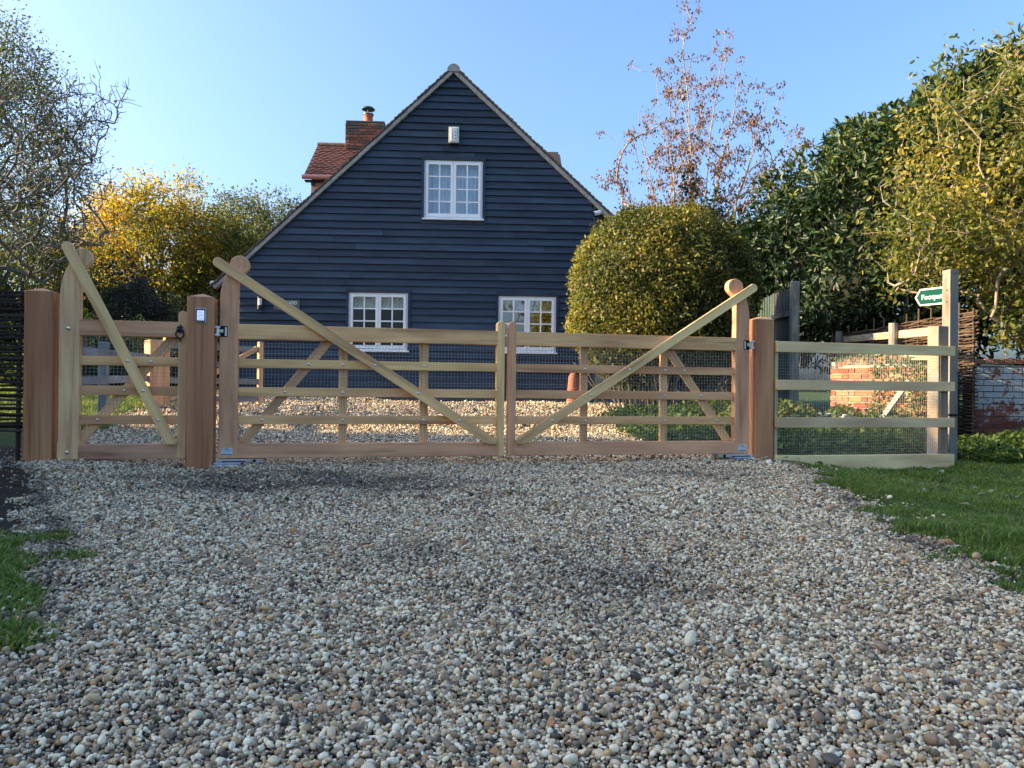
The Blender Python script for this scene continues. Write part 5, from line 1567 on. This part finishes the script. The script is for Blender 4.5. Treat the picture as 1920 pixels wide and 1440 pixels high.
# --- yellowing twiggy bush overhanging the limewashed wall
def magnolia():
    rng = np.random.default_rng(31)
    base = (7.1, 10.9, gzf(7.1, 10.9))
    tg = np.concatenate([crown_targets((6.9, 10.6, 3.4), (1.75, 1.2, 2.1), 560, rng, 1.0, .45, .2), crown_targets((5.9, 10.4, 2.6), (1.15, .8, .85), 260, rng, 4.0, .4, .25), crown_targets((7.6, 10.3, 1.75), (1.5, .7, .75), 260, rng, 2.0)])
    stems = [[base, (7.0, 10.85, 0.8), (6.8, 10.7, 1.7)], [(7.2, 10.9, .1), (7.4, 10.8, 1.0), (7.5, 10.7, 2.2)], [(7.0, 11.0, .1), (6.6, 10.8, .8), (6.2, 10.6, 1.6)]]
    f = lambda c, r: .16 + .55 * r.random(len(c)) + .24 * (np.sin(c[:, 0] * 2.3 + c[:, 2] * 1.9) > .2) - .18 * (c[:, 2] < 1.9)
    make_tree('yellowing_bush', base, 'tall twiggy bush with yellowing leaves over the limewashed wall', stems, tg, 'leaf_magnolia', 'bark_pale', 18, (0.078, 0.52), 0.105, f, rng, r_tip=.0034, rmax=.030, droop=.3, jitter=.12, power=2.6, oval=True, cat='shrub', leafprob=.82)
magnolia()

# --- dark ivy clad stump behind the hedge
shrub('ivy_bush', 'dark ivy-covered bush rising behind the clipped hedge', [((3.85, 16.4, 2.6), (.75, .8, 2.3)), ((4.6, 16.0, 2.2), (.8, .8, 1.9))], 9000, 'leaf_dark', (0.085, .7), lambda P, r: r.random(len(P)), 41, depth=.35, amp=.3, freq=3.2)

# --- tall copper-leaved tree behind the hedge
def copper():
    rng = np.random.default_rng(61)
    X0, Y0 = 6.3, 27.0
    base = (X0, Y0, 0.3)
    stems, ends = [], []
    # a handful of long upright leaders fanning out of one root, each with side shoots
    for (ex, ez, fy) in ((-0.35, 13.9, 0), (-1.25, 11.9, .4), (-2.05, 9.9, -.3), (0.75, 12.6, -.4), (1.55, 11.6, .3), (2.55, 10.9, 0), (3.35, 9.3, -.4), (-2.7, 8.1, .2), (3.9, 8.0, .3), (0.2, 11.2, .8), (1.9, 9.4, -.8), (-1.2, 8.9, -.8), (2.9, 7.0, .6), (-1.9, 7.0, .6)):
        st = []
        for k in range(9):
            f = k / 8
            st.append((X0 + .12 * rng.normal() * f + ex * f ** 1.25, Y0 + fy * f * 1.6, .3 + (ez - .3) * f))
        stems.append(st)
    tg = []
    for st in stems:
        for k in range(3, 9):
            p = np.array(st[k]); q = np.array(st[k - 1])
            m = 5 if k < 8 else 4
            for _ in range(m):
                f = rng.random(); b = q + (p - q) * f
                a = rng.uniform(0, 6.28); L = rng.uniform(.35, 1.25) * (1.15 - .07 * k)
                tg.append(b + np.array([math.cos(a) * L, math.sin(a) * L * .7, L * rng.uniform(.35, 1.0)]))
        tg.append(np.array(st[-1]) + np.array([0, 0, .3]))
    tg.append(np.array([X0 - 3.1, Y0, 7.9])); tg.append(np.array([X0 - 2.9, Y0, 8.15]))
    tg = np.array(tg)
    tg2 = tg[rng.integers(0, len(tg), 760)] + rng.normal(0, .36, (760, 3))
    tg = np.concatenate([tg, tg2])
    f = lambda c, r: r.random(len(c)) * .9 + .1 * np.sin(c[:, 0] * 2)
    make_tree('copper_tree', base, 'tall slender tree with sparse copper leaves behind the hedge', stems, tg, 'leaf_copper', 'bark_pale', 16, (0.115, 0.5), 0.095, f, rng, r_tip=.0065, rmax=.085, droop=1.3, jitter=.06, up=.9, leafprob=.85)
copper()

# --- left-hand trees
def yellow():
    rng = np.random.default_rng(71)
    base = (-10.4, 23.0, 0.45)
    stems = [[base, (-10.4, 23, 1.6), (-10.5, 23, 2.6)], [(-10.3, 23, .45), (-9.9, 23, 1.7), (-9.4, 23, 2.6)], [(-10.5, 23, .45), (-11.0, 23, 1.7), (-11.6, 23, 2.5)]]
    tg = np.concatenate([crown_targets((-10.7, 23, 4.0), (2.9, 2.3, 2.75), 1250, rng, 2.0, .4, .22), crown_targets((-8.7, 23.4, 3.4), (1.9, 1.6, 2.2), 620, rng, 5.0, .4, .22)])
    f = lambda c, r: .58 - .105 * (c[:, 0] + 10.6) + .05 * (c[:, 2] - 4) + .22 * r.normal(size=len(c)) + .10 * np.sin(c[:, 0] * 3 + c[:, 2] * 2)
    make_tree('yellow_tree', base, 'rounded autumn tree with golden yellow leaves behind the pedestrian gate', stems, tg, 'leaf_yellow', 'bark', 34, (0.098, 0.55), 0.17, f, rng, r_tip=.006, rmax=.12, droop=.3, jitter=.18)
yellow()
def green_tree():
    rng = np.random.default_rng(72)
    base = (-9.0, 28.0, 0.5)
    stems = [[base, (-9, 28, 2.0), (-9, 28, 3.2)]]
    tg = crown_targets((-9.3, 28, 4.9), (2.3, 2.0, 2.9), 820, rng, 3.0, .4, .2)
    make_tree('green_tree', base, 'olive green tree between the yellow tree and the roof', stems, tg, 'leaf_ash', 'bark', 26, (0.11, .55), .2, lambda c, r: .25 + .5 * r.random(len(c)) + .2 * np.sin(c[:, 0] * 2 + c[:, 2]), rng, r_tip=.007, rmax=.15, jitter=.18)
green_tree()
def ash():
    rng = np.random.default_rng(73)
    base = (-12.3, 18.0, 0.45)
    stems = [[base, (-12.3, 18, 2.0), (-12.2, 18, 3.6), (-12.1, 18, 5.2)], [(-12.3, 18, 1.4), (-11.6, 18, 2.8), (-11.1, 18, 4.2)]]
    tg = np.concatenate([crown_targets((-12.0, 18, 6.1), (2.0, 2.0, 2.9), 640, rng, 2.6, .35, .25), crown_targets((-11.3, 17.6, 3.0), (1.7, 1.6, 1.7), 420, rng, 1.1, .35, .25)])
    make_tree('ash_tree', base, 'grey-green leafy tree at the edge behind the bare branches', stems, tg, 'leaf_ash', 'bark', 40, (0.085, .42), .20, lambda c, r: .15 + .55 * r.random(len(c)) + .22 * (c[:, 2] < 4.2), rng, r_tip=.006, rmax=.16, jitter=.18, droop=.5)
ash()
def orchard():
    rng = np.random.default_rng(74)
    base = (-8.0, 10.6, 0.35)
    stems = [[base, (-7.95, 10.6, 1.2), (-7.7, 10.6, 2.0), (-7.35, 10.55, 2.7), (-6.95, 10.5, 3.3), (-6.5, 10.5, 3.9)], [(-7.95, 10.6, 1.2), (-8.3, 10.7, 2.4), (-8.4, 10.7, 3.6)], [(-7.7, 10.6, 2.0), (-7.0, 10.4, 2.5), (-6.3, 10.3, 2.85)]]
    tg = np.concatenate([crown_targets((-7.0, 10.5, 3.7), (1.55, 1.3, 1.35), 330, rng, 1.0, .3, .25, -1), crown_targets((-6.3, 10.4, 3.0), (1.05, .9, 1.0), 170, rng, 6.0, .3, .25, -1), crown_targets((-6.2, 10.5, 4.35), (1.05, .7, .5), 100, rng, 3.0, .3, .25, -1)])
    sp_ = tg[rng.integers(0, len(tg), 1500)] + rng.normal(0, .075, (1500, 3))         # short fruiting spurs
    tg = np.concatenate([tg, sp_])
    make_tree('orchard_tree', base, 'nearly bare lichen-covered orchard tree reaching in over the hurdle', stems, tg, 'leaf_ash', 'bark_lichen', 1, (0.06, .5), .04, lambda c, r: r.random(len(c)), rng, r_tip=.0027, rmax=.085, jitter=.07, up=.10, leafprob=.16, power=2.75)
orchard()
green_f = lambda P, r: r.random(len(P)) * .9
shrub('garden_shrub', 'dark bronze-green shrub behind the pedestrian gate', [((-9.2, 18.6, 1.7), (1.3, 1.1, 1.7)), ((-10.4, 18.8, 1.5), (1.0, 1.0, 1.4))], 9000, 'leaf_dark', (.09, .55), green_f, 51, depth=.35, amp=.25, group='garden shrubs behind the pedestrian gate')
shrub('garden_shrub', 'mid green shrub between the gate post and the house', [((-7.2, 18.2, 1.3), (1.2, 1.0, 1.35)), ((-6.0, 18.6, 1.5), (.9, .9, 1.4))], 9000, 'leaf_ash', (.09, .5), lambda P, r: r.random(len(P)) * .7, 52, depth=.35, amp=.25, group='garden shrubs behind the pedestrian gate')
shrub('garden_shrub', 'low feathery green shrub just above the pedestrian gate rail', [((-7.6, 13.6, .95), (1.2, .7, .85)), ((-6.2, 13.9, .85), (.9, .6, .75))], 8000, 'leaf_weed', (.085, .22), lambda P, r: r.random(len(P)) * .55, 53, depth=.4, amp=.3, group='garden shrubs behind the pedestrian gate', freq=4)
shrub('garden_shrub', 'leafy green and yellow shrub behind the woven hurdle', [((-11.2, 15.6, 1.9), (1.4, 1.0, 1.8)), ((-9.7, 16.0, 1.3), (1.1, .8, 1.2))], 12000, 'leaf_yellow', (.085, .5), lambda P, r: .1 + r.random(len(P)) * .55, 54, depth=.4, amp=.3, group='garden shrubs behind the pedestrian gate')

# --- tall lane hedge beyond the left edge of the view: it keeps the low sun off the drive
shrub('lane_hedge', 'tall field hedge along the lane beside the driveway', [((-10.6, y, 3.0), (1.15, 1.7, 3.45)) for y in np.arange(-6.0, 7.4, 1.85)], 30000, 'leaf_ash', (.13, .55), lambda P, r: r.random(len(P)) * .8, 55, depth=.3, amp=.14, cat='hedge', fill=.86)
def dapple_tree():  # unseen tree, added so its crown breaks up the sun behind the gate
    rng = np.random.default_rng(79)
    base = (-12.0, 13.2, 0.4)
    stems = [[base, (-12, 13.2, 1.6), (-12, 13.1, 2.8)]]
    tg = crown_targets((-11.9, 12.9, 3.7), (1.5, 2.6, 2.3), 420, rng, 2.0, .4, .25)
    make_tree('dapple_thorn', base, 'thin unseen thorn tree added to dapple the sun beyond the gate', stems, tg, 'leaf_ash', 'bark', 9, (0.10, .5), .16, lambda c, r: r.random(len(c)), rng, r_tip=.007, rmax=.12, jitter=.12, leafprob=.8)
dapple_tree()
# --- bare tree across the lane, seen only as a reflection in the windows
def lane_tree():
    rng = np.random.default_rng(76)
    base = (2.9, -15.0, 0.0)
    stems = [[base, (2.9, -15, 1.6), (2.7, -15, 3.0)], [(2.9, -15, 1.6), (3.6, -15, 3.2), (4.2, -15, 4.6)], [(2.8, -15, 1.4), (1.9, -15, 3.2), (1.4, -15, 4.8)]]
    tg = crown_targets((2.8, -15, 6.0), (3.4, 2.5, 3.4), 420, rng, 2.0, .4, .25)
    make_tree('lane_tree', base, 'bare spreading tree across the lane, mirrored in the windows', stems, tg, 'leaf_ash', 'bark', 2, (0.10, .5), .15, lambda c, r: r.random(len(c)), rng, r_tip=.010, rmax=.22, jitter=.18, leafprob=.5)
    shrub('lane_bush', 'rounded bush across the lane, mirrored in the windows', [((6.8, -14, 1.3), (2.2, 1.2, 1.6)), ((-1.6, -15, .9), (2.4, 1.0, 1.2))], 5000, 'leaf_ash', (.14, .55), lambda P, r: r.random(len(P)), 57, depth=.3)
lane_tree()

# --- weeds and ground cover round the hedge foot and behind the mesh fence
def weeds():
    rng = np.random.default_rng(81)
    spots = []
    def clump(cx, cy, rx, ry, h, n, bright=0.0):  # bright turns leaves yellower, sunlight put into the leaf colour
        a = rng.uniform(0, 6.28, n); r = np.sqrt(rng.random(n))
        x, y = cx + rx * r * np.cos(a), cy + ry * r * np.sin(a)
        z = gz(x, y) + h * (1 - r ** 2 * .7) * rng.random(n) ** .7
        spots.append((np.stack([x, y, z], 1), bright))
    clump(3.0, 8.1, .9, .9, .28, 3800); clump(3.9, 8.6, .7, .8, .30, 2600); clump(2.3, 8.3, .8, .7, .20, 2200); clump(2.0, 9.4, .7, 1.2, .22, 2600)
    clump(3.3, 9.7, .75, .55, .48, 3600, .3); clump(4.2, 9.75, .40, .30, .38, 1500, .15); clump(4.55, 9.2, .25, .35, .40, 900, .05); clump(2.9, 10.6, .9, .6, .40, 2400, .2); clump(1.9, 11.2, .6, .6, .22, 1000); clump(4.2, 9.0, .35, .3, .42, 900, .1); clump(3.9, 7.75, .45, .3, .45, 900, .1)
    clump(4.9, 8.2, .5, .5, .22, 1200); clump(5.9, 8.7, .9, .45, .22, 2200); clump(7.2, 8.6, 1.0, .5, .24, 2200); clump(1.75, 7.9, .35, .5, .14, 700)
    P = np.concatenate([s for s, b in spots]); br = np.concatenate([np.full(len(s), b) for s, b in spots])
    T = rand_dirs(len(P), rng); T[:, 2] = np.abs(T[:, 2]) * .5 + .1
    Nn = rand_dirs(len(P), rng) * .6; Nn[:, 2] += 1
    L = rng.uniform(.6, 1.4, len(P)) * .062
    o = leaf_cloud('weeds', P, T, Nn, L, L * .62, 'leaf_weed', None, np.clip(rng.random(len(P)) * .7 + br, 0, 1))
    tag(o, 'low green weeds around the hedge foot and behind the mesh fence', 'weeds', kind='stuff')
weeds()

shadow_ivy()
# --- fallen leaves on the verges
def fallen():
    rng = np.random.default_rng(91)
    x = np.concatenate([rng.uniform(1.9, 5.0, 150), rng.uniform(-3.3, -1.5, 90)]); y = np.concatenate([rng.uniform(2.6, 7.4, 150), rng.uniform(2.2, 4.9, 90)])
    k = (edge_dist(DRIVE, x, y) < 0.05)
    x = np.concatenate([x[k], rng.uniform(-2.5, 2.0, 46)]); y = np.concatenate([y[k], rng.uniform(2.2, 6.0, 46)]); n = len(x)
    P = np.stack([x, y, gz(x, y) + .03], 1)
    T = rand_dirs(n, rng); T[:, 2] *= .25; Nn = rand_dirs(n, rng) * .35; Nn[:, 2] += 1
    L = rng.uniform(.03, .07, n)
    M['dead_leaf'] = leaf_mat('fallen_leaf', [(0, (.10, .075, .04)), (.5, (.22, .20, .13)), (1, (.30, .30, .22))], trans=.1, rough=.7)
    o = leaf_cloud('fallen_leaves', P, T, Nn, L, L * .6, 'dead_leaf', None, rng.random(n), oval=True)
    tag(o, 'dry curled leaves lying scattered on the verges', 'leaves', kind='stuff')
fallen()
